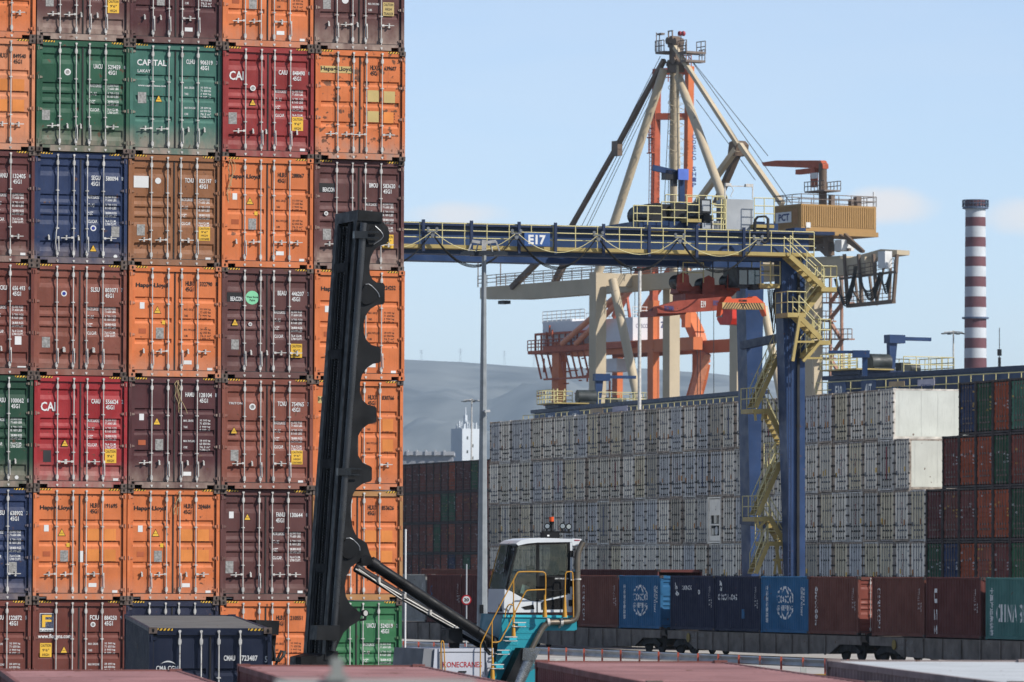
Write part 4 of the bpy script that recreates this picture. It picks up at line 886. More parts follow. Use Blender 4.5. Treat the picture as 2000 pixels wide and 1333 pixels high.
sprd = empty('container_spreader', FE.wld(E(1400, 600, 2).x, 2, E(1400, 610, 2).z), A1, 'orange red container spreader with striped end hanging under the blue gantry', 'spreader')
so_ = Vector((E(1400, 600, 2).x, 2, E(1400, 610, 2).z))
def SP(px, py, off): return E(px, py, off) - so_
mb = MB(); a = SP(1327, 567, 2.2); b = SP(1440, 560, 2.2); mb.prism([SP(1330, 550, 2.0), SP(1345, 550, 2.0), SP(1352, 560, 2.0), SP(1378, 557, 2), SP(1425, 557, 2), SP(1440, 548, 2), SP(1441, 568, 2), SP(1430, 580, 2), SP(1345, 580, 2), SP(1325, 572, 2)], (0, 1.2, 0)); mb.build('head_block', spor, sprd)
for px, py in ((1333, 550), (1383, 556), (1431, 549)):
    c = SP(px, py, 1.7); MB().disc(c, .36, (0, 1, 0), 1.0, 18).build('sheave', blk, sprd); MB().prism([c + Vector(v) for v in ((-.35, -.1, -.5), (.35, -.1, -.5), (.3, -.1, .3), (0, -.1, .45), (-.3, -.1, .3))], (0, .08, 0)).build('sheave_guard', spor, sprd)
mb = MB(); c = SP(1324, 587, 1.2); d = SP(1434, 583, 3.2); mb.box(SP(1336, 590, 1.6).x, SP(1412, 590, 1.6).x, -.6, 1.2, c.z - .35, c.z + .35); mb.build('main_beam', spor, sprd)
mb = MB(); p0 = SP(1290, 606, 0); p1 = SP(1440, 592, 0); mb.prism([SP(1283, 600, .2), SP(1322, 588, .2), SP(1412, 580, .2), SP(1412, 606, .2), SP(1322, 612, .2), SP(1285, 612, .2)], (0, .6, 0)); o = mb.build('telescopic_beam', spor, sprd)
mb = MB(); q = SP(1369, 588, .19); letters(mb, 'E19', q.x, q.z, .26 * 1, .34, lambda a, b: q.y - .01, .03); mb.build('marking', whitep, o)
mb = MB(); q = SP(1298, 597, .19); letters(mb, 'BROMMA', q.x, q.z, .5, .26, lambda a, b: q.y - .01, .03); q2 = SP(1393, 587, .19); letters(mb, 'BROMMA', q2.x, q2.z, .52, .26, lambda a, b: q.y - .01, .03); mb.build('marking', paint('faded blue lettering', '#4a4a78', .6), o)
mb = MB(); mb.prism([SP(1420, 580, -1.2), SP(1427, 580, -1.2), SP(1430, 584, -1.2), SP(1468, 582, -1.2), SP(1472, 579, -1.2), SP(1477, 579, -1.2), SP(1493, 592, -1.2), SP(1412, 592, -1.2)], (0, .8, 0)); mb.prism([SP(1410, 592, -1.2), SP(1412, 592, -1.2), SP(1412, 612, -1.2), SP(1407, 618, -1.2)], (0, .6, 0)).prism([SP(1491, 592, -1.2), SP(1494, 592, -1.2), SP(1497, 618, -1.2), SP(1492, 606, -1.2)], (0, .6, 0)); o = mb.build('end_beam', sporb, sprd)
a = SP(1411, 591, -1.25); b = SP(1493, 605, -1.25); hz = MB().box(a.x, b.x, a.y, a.y + .5, b.z, a.z).build('hazard_board', paint('board cream', '#c9a46a', .5), o); n = 16; wdt = (b.x - a.x); mb = MB(); h = a.z - b.z
for i in range(n):
    x = a.x + wdt * i / n; s = .22 if i < n / 2 else -.18; w0 = wdt / n * .5
    x2 = max(a.x, min(b.x - w0, x + s)); mb.add([(x, a.y - .006, b.z), (x + w0, a.y - .006, b.z), (x2 + w0, a.y - .006, a.z), (x2, a.y - .006, a.z)], [(0, 1, 2, 3)])
mb.build('stripes', blackp, hz)
mb = MB(); a = SP(1443, 585, -1.21); letters(mb, 'BROMMA', a.x, a.z, .45, .12, lambda x, z: a.y - .005, .03); mb.build('marking', blackp, o)
mb = MB(); mb.prism([SP(1270, 608, 3.2), SP(1285, 598, 3.2), SP(1290, 612, 3.2), SP(1276, 618, 3.2)], (0, .5, 0)).prism([SP(1283, 606, 1), SP(1340, 602, 1), SP(1340, 614, 1), SP(1283, 617, 1)], (0, 2.4, 0)); mb.build('rear_end_beam', spor, sprd)
mb = MB()
for px in (1333, 1383, 1431):
    for dx in (-.25, .25): q = SP(px, 545, 2.2); mb.tube((q.x + dx, q.y, q.z), (q.x + dx, q.y, q.z + 3.2), .03, 5)
mb.build('hoist_rope', cablem, sprd)
mb = MB()
for k in range(6): q = E(1500 + k * 3, 566, 1); mb.path(sag(q, E(1512 + k * 2, 566, 3), 1.2 + .5 * (k % 3), 8), .03, 5)
mb.build('cable_bundle', cablem, e17)

# ------------------------------------------------------------------ the other yard gantries beyond the white wall (E01 and E10)
def far_rtg(px0, py0, s0, px1, py1, s1, top, lab, txts, trolley, jibdir, panels):
    """girder running from (px0,py0) towards the camera at (px1,py1)"""
    a = W(px0, py0, s0); b = W(px1, py1, s1); b.z = a.z; d = (b - a); L = d.length; yaw = math.atan2(d.y, d.x)
    t = empty('gantry_crane', (a.x, a.y, -.38), yaw, lab, 'gantry crane'); z = a.z + .38; fr = Frame(1000, 30, 0); fr.o = Vector((a.x, a.y, -.38)); fr.yaw = yaw; fr.ux = Vector((math.cos(yaw), math.sin(yaw), 0)); fr.uy = Vector((-math.sin(yaw), math.cos(yaw), 0))
    bx('girder', bluem, 0, L, .4, 1.4, z - 1.6, z, t); bx('rear_girder', bluem, 0, L, 7, 8, z - 1.6, z, t)
    bx('rail_beam', blued, -.5, L + .5, .2, 1.6, z + .001, z + .3, t)
    bx('walkway', yel, 0, L, -.6, .4, z - 1.45, z - 1.3, t); m = MB(); railing(m, [(0, -.6, z - 1.3), (L, -.6, z - 1.3)], 1.1, .035, 1.6, (.5,)); m.build('walkway_railing', yelp, t)
    for x in (1, L - 1.2):
        for y in (.4, 7): bx('leg', bluem, x - .6, x + .6, y, y + 1, 1.2, z - 1.6, t)
        bx('sill_beam', bluem, x - .5, x + .5, -1, 9.5, .9, 1.7, t)
        for y in (-.4, 1.4, 7, 8.8): MB().disc((x - .3, y, .75), .75, (1, 0, 0), .6, 16).build('wheel', black, t)
    for s, px, py, ww, hh in txts:
        q = fr.py_(px, py, -.66); wl = fr.py_(px + ww, py, -.66).x - q.x
        o = bx('number_board', bluem if s != 'pct' else yel, q.x - wl * .6, q.x + wl * 1.5, -.72, -.68, q.z - hh * 1.3, q.z + hh * .3, t)
        m = MB(); letters(m, s, q.x, q.z, wl, hh, lambda x, y: -.73, .03); m.build('marking', whitep, o)
    for kind, p0, p1, q0, q1 in panels:
        A = fr.py_(p0, q0, -.66); B = fr.py_(p1, q1, -.66); o = bx('company_board', {'c': paint('board lilac grey', '#a8a4b4', .6), 'p': paint('board tan', '#a08a6c', .6)}[kind], A.x, B.x, -.7, -.66, B.z, A.z, t)
        m = MB(); letters(m, 'COSCO' if kind == 'c' else 'PCT', A.x + (B.x - A.x) * .2, A.z - .35, (B.x - A.x) * .6, (A.z - B.z) * .3, lambda x, y: -.705, .03); m.build('marking', stk_bl if kind == 'c' else trm['blue'], o)
    # trolley straddling both girders, with platforms, drum and jib
    q0 = fr.py_(trolley[0], py0, 0).x; X0, X1 = q0, q0 + 4.6; zz = z + .3
    bx('trolley_frame', blued, X0 + .4, X1 - .4, 0, 8, zz, zz + .3, t); bx('platform', yel, X0 - .3, X1, -.5, 2.6, zz + .3, zz + .4, t); bx('platform', yel, X0, X1, 3.2, 7.6, zz + .1, zz + .2, t)
    m = MB(); railing(m, [(X0 - .3, 2.6, zz + .4), (X0 - .3, -.5, zz + .4), (X1, -.5, zz + .4)], 1.1, .035, .8, (.33, .66)); m.build('platform_railing', yelp, t); m = MB(); railing(m, [(X0, 4.2, zz + .2), (X0, 7.6, zz + .2), (X1, 7.6, zz + .2)], 1.1, .035, .8, (.33, .66)); railing(m, [(X1, 3.4, zz + .2), (X1, 7.6, zz + .2)], 1.1, .035, 1.0, (.5,))
    m.build('platform_railing', yelp, t); m = MB()
    for yy in (1.3, 1.95): m.box(X0 - .42, X0 - .34, yy - .05, yy + .05, zz - .7, zz + 1.7)
    for k in range(6): m.box(X0 - .42, X0 - .36, 1.3, 1.95, zz - .6 + k * .38, zz - .54 + k * .38)
    m.build('access_ladder', yelp, t); gm = paint('machinery grey green', '#2b3130', .5, 0, .3)
    MB().tube((X0 + 1.4, 2.5, zz + .95), (X0 + 1.4, 4.1, zz + .95), .62, 18).box(X0 + .8, X0 + 2, 2.6, 4, zz + .3, zz + .6).build('hoist_drum', gm, t); MB().box(X0 + .6, X0 + 1.4, 5.2, 6.0, zz + .2, zz + 1.0).tube((X0 + 1, 6.1, zz + .6), (X0 + 1, 6.9, zz + .6), .35, 12).build('hoist_motor', gm, t)
    jh = 2.35; jx = X0 + 1.2; m = MB(); m.prism([(jx, 4.15, zz), (jx, 4.5, zz), (jx, 4.75, zz + jh), (jx, 4.1, zz + jh)], (.4, 0, 0)); m.build('jib_post', bluem, t)
    bx('jib_hoist', bluem, jx - .2, jx + .6, 4.0, 5.3, zz + jh, zz + jh + .6, t); bx('jib_arm', bluem, jx, jx + .25, 5.3, 7.7, zz + jh + .22, zz + jh + .48, t)
    return t, fr, z
far_rtg(1035, 808, 23.0, 1460, 770, 26.0, 0, 'blue gantry crane marked E01 beyond the long white container wall', [('E01', 1072, 812, 9, .75), ('41T', 1118, 808, 9, .75)], (1062, 1226), 1, [('p', 1154, 1178, 799, 814), ('c', 1197, 1226, 795, 806)])
far_rtg(1608, 743, 27.5, 2060, 722, 29.4, 0, 'blue gantry crane marked E10 beyond the white containers, at the right', [('E10', 1633, 754, 13, .8), ('41T', 1691, 750, 13, .8)], (1618, 1812), 1, [('p', 1737, 1767, 746, 754), ('c', 1793, 1826, 742, 753)])
e10b = bpy.data.objects.get('gantry_crane.002')
fj = empty('jib_crane', W(1690, 735, 29), 0, 'small blue service jib pointing left above the E10 gantry', 'jib crane'); k = 1 / 29
MB().bar((-72 * k, 0, 47 * k), (-20 * k, 0, 47 * k), .3, .18).box(-25 * k, 8 * k, -.4, .4, 36 * k, 50 * k).box(-6 * k, 4 * k, -.2, .2, 0, 36 * k).build('jib_arm', bluem, fj)
# ------------------------------------------------------------------ ship to shore crane, beige
bei = paint('crane beige', '#c2b296', .55, 0, .1, rust=.06, scale=.25, streak=.3); beid = paint('crane brown beige', '#6b5848', .6, 0, .15, rust=.1, scale=.4); tan_ = paint('house tan', '#a8834e', .6, 0, .06, streak=.15); grd = paint('platform grey brown', '#7a6c62', .7, 0, .2)
orc = paint('crane orange', '#d0703c', .55, 0, .1, rust=.05, scale=.3, streak=.3); orcd = paint('crane orange red', '#b05230', .6, 0, .15, rust=.1); whh = paint('machinery house white', '#dcdde0', .5, 0, .03, streak=.1)
FB = Frame(1166, 14.0, R(-59), -.38)
B = lambda px, py, off=0.0: FB.py_(px, py, off)
sts = empty('ship_to_shore_crane', FB.o, R(-59), 'beige quay crane with tall A-frame and tan machinery house', 'quay crane')
WG = 12.2; XR = 35.8
def pole(name, a, b, w_, mat=bei, par=None, round_=False, w2=None, h=None):
    m = MB(); (m.tube(a, b, w_ / 2, 14, (w2 or w_) / 2) if round_ else m.bar(a, b, w_, h or w_)); return m.build(name, mat, par or sts)
zg = B(1166, 556).z
for (x, y) in ((0, 0), (0, WG), (XR, 0), (XR, WG)):
    MB().box(x - .9, x + .9, y - .85, y + .85, 1.5, zg + 1.6).build('leg', bei, sts); MB().box(x - 4, x + 4, y - .8, y + .8, .1, 1.6).build('bogie_beam', bei, sts)
for y in (0, WG): MB().box(-.9, XR + .9, y - .7, y + .7, 10.5, 12.3).build('sill_beam', bei, sts)
for x in (0, XR): MB().box(x - .7, x + .7, 0, WG, zg - .2, zg + 1.6).build('portal_beam', bei, sts); MB().box(x - .7, x + .7, 0, WG, 10.5, 12.3).build('portal_beam', bei, sts)
# boom and girder: one long box at mid width
yb = WG / 2; a = B(948, 566, yb); b = B(1640, 500, yb); zb1 = B(1166, 575, yb).z; zt1 = B(1166, 540, yb).z
zb1, zt1 = B(1050, 580, yb).z, B(1050, 554, yb).z
MB().prism([(a.x, yb - .9, zb1 + .2), (a.x + 12, yb - .9, zb1 - .3), (B(1700, 500, yb).x, yb - .9, zb1 - .3), (B(1700, 500, yb).x, yb - .9, zt1), (a.x, yb - .9, zt1)], (0, 1.8, 0)).build('boom', bei, sts)
m = MB()
for y in (yb - 1.6, yb + 1.6): railing(m, [(a.x + .5, y, zt1), (XR, y, zt1)], 1.6, .06, 2.6, (.35, .7))
for px in (952, 965, 996): q = B(px, 556, yb); m.bar((q.x, yb - 1.6, zt1), (q.x, yb - 1.6, zt1 + 4), .12).bar((q.x, yb - 1.6, zt1 + 4), (q.x + .8, yb - 1.6, zt1 + 3.9), .25)
m.build('boom_railing', grd, sts); m = MB(); q = B(985, 590, yb); m.box(q.x - .8, q.x + .8, yb - .6, yb + .6, zb1 - .7, zb1 - .2); m.build('floodlight', blk, sts)
ap = B(1310, 128, yb)
pole('a_frame_leg', B(1297, 135, yb - .8), (0, 0, zg + 1.5), 1.2, round_=True, w2=1.3); pole('a_frame_leg', (0 + .5, WG, zg + 1.5), B(1316, 138, yb + .8), 1.1, round_=True, w2=1.1)
pole('a_frame_leg', B(1325, 150, yb), B(1424, 420, 0), 1.2, round_=True); pole('ladder_mast', B(1323, 128, yb - .6), B(1326, 330, yb - .6), .42, round_=True); pole('rear_brace', B(1326, 330, yb - .6), (14, yb, zg), .4)
pole('diagonal_brace', (2, WG * .1, zg + .5), B(1250, 800, -1), 1.3, round_=True); pole('diagonal_brace', B(1492, 600, WG), B(1530, 800, WG), 1.1, round_=True)
# forestay and backstays
pole('forestay', B(1297, 118, yb - 1), B(1205, 287, yb - 1), .6, beid); pole('forestay', B(1205, 287, yb - 1), B(1112, 450, yb - 1), .58, beid); pole('forestay', B(1112, 450, yb - 1), B(1000, 562, yb - 1), .75, beid)
q = B(1205, 287, yb - 1); MB().box(q.x - .8, q.x + .8, q.y - .4, q.y + .4, q.z - 1.3, q.z + .8).build('stay_joint', beid, sts); pole('forestay', B(1120, 480, yb + 2), B(1083, 553, yb + 1), .8, beid)
for dy in (-1.0, .6): pole('backstay', B(1318, 92, yb + dy), B(1441, 283, yb + dy), .55); pole('backstay', B(1446, 283, yb + dy), B(1528, 400, yb + dy), .65)
q = B(1443, 290, yb); MB().prism([q + Vector(v) for v in ((-1.0, -1.2, -1.1), (.9, -1.2, -1.1), (1.3, -1.2, .4), (.4, -1.2, 1.0), (-.6, -1.2, .8))], (0, 2.0, 0)).build('stay_joint', beid, sts)
pole('strut', B(1438, 292, yb - 1), B(1352, 410, yb - 1), .75); pole('strut', B(1443, 295, yb + .5), B(1398, 400, yb + .5), .8, beid)
# mast head
hd = MB(); h = B(1310, 108, yb)
for px0, px1, py0, py1 in ((1298, 1322, 118, 140), (1302, 1320, 88, 118), (1299, 1308, 76, 92), (1296, 1325, 122, 126)):
    A = B(px0, py0, yb - 1); C2 = B(px1, py1, yb - 1); hd.box(A.x + .35, C2.x - .35, yb - .8, yb + .5, C2.z, A.z)
for px, py, r_ in ((1303, 80, .5), (1310, 78, .55), (1317, 82, .55), (1314, 118, .5)): q = B(px, py, yb - 1.0); hd.disc(q, r_, (0, 1, 0), 1.3, 14)
hd.build('mast_head', beid, sts)
m = MB()
for px0, px1, py in ((1281, 1298, 102), (1325, 1342, 102), (1330, 1341, 118)):
    A = B(px0, py, yb - 1.6); C2 = B(px1, py, yb - 1.6); m.box(A.x, C2.x, yb - 1.7, yb + 1.5, A.z - .3, A.z); railing(m, [(A.x, yb - 1.7, A.z), (C2.x, yb - 1.7, A.z)], 1.5, .07, .9, (.5,)); railing(m, [(A.x, yb + 1.4, A.z), (C2.x, yb + 1.4, A.z)], 1.5, .07, .9, (.5,))
for px, py in ((1282, 64), (1288, 68), (1330, 68), (1339, 82)): A = B(px, 102, yb - 1.6); m.bar(A, (A.x, A.y, B(px, py, yb - 1.6).z), .1)
A = B(1289, 67, yb - 1.6); m.box(A.x - .3, A.x + .8, A.y - .3, A.y + .3, A.z - .15, A.z + .1); A = B(1308, 60, yb); m.box(A.x - .5, A.x - .35, A.y, A.y + .15, A.z - 2, A.z).box(A.x + .5, A.x + .65, A.y, A.y + .15, A.z - 2, A.z).box(A.x - .5, A.x + .65, A.y, A.y + .15, A.z - .15, A.z)
m.build('mast_head_platform', grd, sts)
m = MB()
for px, py in ((1326, 66), (1333, 66)): A = B(px, py, yb - 1.6); m.disc(A, .35, (0, 1, 0), .3, 8)
m.build('beacon', stk_rd, sts)
# spiral stair round the ladder mast
m = MB(); z0 = B(1323, 325, yb).z; z1 = B(1323, 165, yb).z; cx = B(1320, 250, yb - .6).x; n = 56; pts = []
for i in range(n):
    a_ = i / n * 2 * math.pi * 5.5; z = z0 + (z1 - z0) * i / n; c_ = Vector((cx + 1.1 * math.cos(a_), yb - .6 + 1.1 * math.sin(a_), z)); pts.append(c_ + Vector((0, 0, 1.2))); m.bar((cx, yb - .6, z), c_, .09, .04)
m.path(pts, .045, 4, close=False); m.build('spiral_stair', bei, sts)
m = MB()
for (p, q) in (((1290, 110), (1120, 448)), ((1294, 130), (1133, 448)), ((1294, 135), (1143, 448)), ((1296, 145), (1152, 440)), ((1343, 108), (1500, 305)), ((1343, 108), (1545, 398)), ((1360, 195), (1475, 352)), ((1310, 150), (1296, 420)), ((1312, 150), (1304, 420))):
    A = B(p[0], p[1], yb); D = B(q[0], q[1], yb); m.tube(A, D, .045, 4)
m.build('wire_rope', cablem, sts)
# machinery house
hx = B(1565, 400, 0).x; hz1 = B(1565, 398, 0).z; hz0 = B(1565, 449, 0).z; hl = 12.0
body = MB().box(hx - 6.6, hx, 0, hl, hz0, hz1).build('machinery_house', tan_, sts)
m = MB()
for k in range(34): y = .15 + k * (hl - .3) / 34; m.box(hx, hx + .09, y, y + .17, hz0 + .5, hz1 - .2)
for k in range(18): x = hx - 6.5 + k * .36; m.box(x, x + .17, -.08, 0, hz0 + .4, hz1 - .2)
m.build('cladding_rib', tan_, body); MB().box(hx - 6.7, hx + .25, -.2, hl + .2, hz0 - .6, hz0).build('base_frame', tan_, body); MB().box(hx + .09, hx + .14, .7, 1.4, hz0 + .3, hz0 + 1).build('white_box', whitep, body)
MB().box(hx - 5.9, hx - 2.2, -.14, -.1, hz0 + 1.1, hz0 + 2.5).build('sign_board', whitep, body); m = MB(); letters(m, 'PCT', hx - 5.2, hz0 + 2.3, 2.6, 1.0, lambda x, z: -.16, .04); m.build('marking', stk_bl, body); MB().box(hx - 1.9, hx - .7, -.12, -.09, hz0 + .8, hz0 + 2.9).build('door', paint('house door', '#9a6a30', .6), body)
m = MB(); railing(m, [(hx - 6.5, 0, hz1), (hx, 0, hz1), (hx, hl, hz1), (hx - 6.5, hl, hz1), (hx - 6.5, 0, hz1)], 1.3, .06, 2.0, (.5,)); m.build('roof_railing', grd, body)
m = MB(); m.box(hx - 3, hx - 2.2, 5.2, 5.6, hz1, hz1 + 1.4).box(hx - 2.5, hx - 1.8, 6.0, 6.6, hz1, hz1 + 1.5).box(hx - 1.6, hx - .8, 9.4, 10.2, hz1, hz1 + 1.3).box(hx - 1, hx - .3, 8.2, 8.6, hz1, hz1 + .9); m.build('vent', grd, body)
m = MB(); m.tube((hx - .3, hl - .2, hz1), (hx - .3, hl - .2, hz1 + 2), .12).build('lamp', whitep, body)
# deck pedestal crane on the house roof
cr_ = FB.loc(FB.wld(0, 0, 0)); ox = B(1607, 395, 4.2); m = MB(); m.tube((ox.x, 4.2, hz1), (ox.x, 4.2, B(1607, 320, 4.2).z), .55, 12); pc_ = empty('deck_crane', FB.wld(ox.x, 4.2, hz1), R(-59), 'small orange pedestal crane on top of the tan machinery house', 'pedestal crane'); of = Vector((ox.x, 4.2, hz1))
m = MB(); m.tube((0, 0, 0), (0, 0, B(1607, 320, 4.2).z - hz1), .55, 12); m.build('column', beid, pc_)
D_ = lambda px, py: B(px, py, 4.2) - of
m = MB(); m.prism([D_(1492, 318) + Vector((0, -.4, 0)), D_(1520, 314) + Vector((0, -.4, 0)), D_(1607, 314) + Vector((0, -.4, 0)), D_(1612, 322) + Vector((0, -.4, 0)), D_(1612, 330) + Vector((0, -.4, 0)), D_(1496, 325) + Vector((0, -.4, 0))], (0, .9, 0)); m.build('jib', orcd, pc_)
a = D_(1557, 332); b = D_(1600, 337); MB().box(a.x, b.x, -.3, .5, b.z, a.z).build('winch_beam', orcd, pc_); a = D_(1590, 328); b = D_(1598, 366); MB().box(a.x, b.x, -.6, .0, b.z, a.z).build('slewing_gear', orcd, pc_); a = D_(1594, 339); b = D_(1605, 349); MB().box(a.x, b.x, -.8, -.6, b.z, a.z).build('control_cabinet', whitep, pc_)
m = MB(); a = D_(1587, 375); b = D_(1626, 375); m.box(a.x, b.x, -1.3, 1.3, a.z - .2, a.z); railing(m, [(a.x, -1.3, a.z), (b.x, -1.3, a.z)], 1.2, .06, .8, (.5,)); railing(m, [(a.x, 1.3, a.z), (b.x, 1.3, a.z)], 1.2, .06, .8, (.5,)); m.build('service_platform', grd, pc_)
# gear under the house, backreach truss with festoons
m = MB()
for (p, q, w_) in (((1572, 457), (1616, 498), .5), ((1618, 458), (1620, 500), 1.0), ((1638, 458), (1684, 492), .4), ((1650, 458), (1687, 492), .35), ((1624, 480), (1637, 490), .4), ((1584, 458), (1584, 490), .5), ((1596, 480), (1640, 480), .4), ((1600, 458), (1640, 490), .4), ((1580, 488), (1660, 488), .4)):
    m.bar(B(p[0], p[1], yb), B(q[0], q[1], yb), w_)
m.box(B(1576, 462, yb).x, B(1592, 480, yb).x, yb, yb + 2, B(1592, 482, yb).z, B(1576, 462, yb).z); m.build('trolley_gear', beid, sts)
a = B(1642, 470, yb); b = B(1656, 490, yb); MB().box(a.x, b.x, yb - 1, yb + 1, b.z, a.z).build('white_cabinet', whitep, sts)
a = B(1556, 510, yb); MB().prism([B(1552, 505, yb), B(1640, 500, yb), B(1640, 528, yb), B(1600, 530, yb), B(1552, 520, yb)], (0, 2.4, 0)).build('girder_end', bei, sts)
MB().prism([B(1645, 508, yb), B(1720, 487, yb), B(1752, 489, yb), B(1752, 498, yb), B(1716, 503, yb), B(1645, 522, yb)], (0, 2.0, 0)).build('backreach_beam', bei, sts)
m = MB(); lowz = lambda px: 600 - (px - 1655) * .09
for px, qx in ((1649, 1656), (1677, 1684), (1706, 1713), (1752, 1745)):
    m.bar(B(px, 497, yb - 1), B(qx, 597 - (qx - 1655) * .08, yb - 1), .38); m.bar(B(px - 12, 505, yb + 2), B(qx - 8, 592, yb + 2), .28)
m.bar(B(1656, 598, yb - 1), B(1746, 589, yb - 1), .6, .5).bar(B(1640, 545, yb - 1), B(1752, 531, yb - 1), .3, .3).bar(B(1712, 597, yb - 1), B(1730, 505, yb - 1), .2).bar(B(1684, 596, yb - 1), B(1660, 560, yb - 1), .2)
m.build('backreach_truss', beid, sts); m = MB()
for py0, py1 in ((597, 588), (545, 531)): railing(m, [B(1656, py0, yb - 1), B(1746, py1, yb - 1)], 1.7, .05, 1.3, (.33, .66))
m.build('backreach_railing', grd, sts); a = B(1722, 492, yb - 1.4); b = B(1736, 524, yb - 1.4); MB().box(a.x, b.x, yb - 2, yb - .9, b.z, a.z).build('electrical_house', whitep, sts)
m = MB()
for i in range(5):
    for (p, q, d) in (((1634, 545), (1674, 520), 4.4), ((1680, 535), (1722, 532), 3.6), ((1722, 535), (1741, 535), 2.6)): m.path(sag(B(p[0] - i, p[1], yb - 1.6 - .2 * i), B(q[0] - i, q[1], yb - 1.6 - .2 * i), d - .28 * i, 12), .1, 5)
m.build('festoon_cable', cablem, sts)
# stair tower of the beige crane
m = MB(); sy = WG + 1.5
for px in (1622, 1644): m.bar(B(px, 520, sy), B(px, 800, sy), .32)
pts = [(1644, 560), (1622, 592), (1646, 592), (1620, 626), (1622, 630), (1642, 662), (1646, 662), (1622, 698), (1622, 702), (1640, 730)]
for p, q in zip(pts[::2], pts[1::2]): m.bar(B(p[0], p[1], sy), B(q[0], q[1], sy), .5, .3)
for y_ in (592, 628, 663, 700):
    A = B(1606, y_, sy); D = B(1664 if y_ in (663, 592) else 1628, y_, sy); m.bar(A, D, .9, .2); railing(m, [A, D], 1.4, .06, 1.0, (.5,))
m.build('stair_tower', paint('stair pinkish rust', '#a27a66', .7, 0, .15), sts)

# ------------------------------------------------------------------ orange ship to shore crane, boom raised, farther away
FO = Frame(1085, 11.2, R(-59), -.38); O = lambda px, py, off=0.0: FO.py_(px, py, off)
ots = empty('ship_to_shore_crane', FO.o, R(-59), 'orange quay crane with white machinery house and raised boom', 'quay crane')
def opole(name, a, b, w_, mat=orc, **k): return pole(name, a, b, w_, mat, ots, **k)
WO = 15
gzt = O(1085, 672, 4).z
def legx(px, y): return O(px, 740, y).x
for px, y, w_ in ((1092, 0, 1.9), (1206, 11, 1.4), (1276, 0, 1.5), (1362, 10, 1.3)):
    x = legx(px, y); MB().box(x - w_ * .6, x + w_ * .6, y - w_ * .42, y + w_ * .42, .5, gzt - (0 if px != 1276 else -6)).build('leg', orc, ots)
x1 = O(1050, 700, 5).x; xg0 = O(1120, 660, 0).x; xg1 = O(1360, 690, 0).x
MB().box(xg0, xg1, -.6, 1.2, O(1140, 696, 0).z, O(1140, 672, 0).z).build('girder', orc, ots); MB().box(xg0, xg1, 9, 10.6, O(1140, 696, 0).z, O(1140, 672, 0).z).build('girder', orc, ots)
xh0 = O(1060, 640, 0).x; xh1 = O(1236, 640, 0).x; hzb = O(1236, 669, 0).z; hzt = O(1236, 620, 0).z
hb = MB().box(xh0, xh1, 0, 9.5, hzb, hzt).build('machinery_house', whh, ots); MB().box(xh0 - 1, xh0 + 9, .5, 9, hzt, hzt + .5).build('house_top', whh, hb)
m = MB(); railing(m, [(xh0, 0, hzt + .2), (xh0 + 14, 0, hzt + .2)], 1.8, .07, 1.6, (.33, .66)); railing(m, [(xh1, 0, hzt), (xh1, 9.5, hzt)], 1.8, .07, 1.3, (.33, .66)); railing(m, [(xh0, 9, hzt + .2), (xh0 + 14, 9, hzt + .2)], 1.8, .07, 1.6, (.5,)); m.build('roof_railing', whitep, hb)
mt = MB(); letters_on(mt, 'ZPMC', (xh1 + .03, 5.6, hzb + 2.6), (0, 1, 0), (0, 0, 1), 3.2, 1.1, .03); letters_on(mt, 'COSCO', (xh1 + .03, .6, hzb + 2.5), (0, 1, 0), (0, 0, 1), 2.4, .7, .0); mt.build('marking', stk_bl, hb)
MB().box(O(1060, 690, -1.5).x, xh1 + 2, -1.5, 11, hzb - .9, hzb - .02).build('deck', orcd, ots)
m = MB(); rr2 = random.Random(8)
xa_ = O(1040, 690, 0).x; xb_ = O(1145, 690, 0).x; z_ = O(1080, 684, 0).z; m.box(xa_, xb_, -1, 11, z_ - .6, z_); railing(m, [(xa_, -1, z_), (xb_, -1, z_)], 1.8, .09, 1.2, (.33, .66))
for zz in (O(1080, 650, 0).z,): m.box(xa_ + 2, xb_ + 3, -.8, -.4, zz - .4, zz).box(xa_ + 2, xb_ + 3, 7, 7.4, zz - .4, zz)
for k in range(9): x = xa_ + 2 + k * (xb_ - xa_) / 9; m.bar((x, -.6, z_), (x, -.6, O(1080, 650, 0).z), .28); m.bar((x, -.6, z_ - .5), (x + 2, -.6, z_ - 5), .25)
for k in range(60):
    x = rr2.uniform(xa_ + 1, xb_ + 6); z = z_ + rr2.uniform(-9, 2.4); y = rr2.uniform(-1.5, 3); 
    if rr2.random() < .6: m.bar((x, y, z), (x + rr2.uniform(.5, 3), y, z), .22)
    else: m.bar((x, y, z), (x, y, z + rr2.uniform(1, 3)), .25)
for zz in (z_ - 9.5, z_ - 5): m.box(xa_ + 6, xb_ + 8, -1.4, -1, zz - .3, zz)
m.build('trolley_platform', orcd, ots)
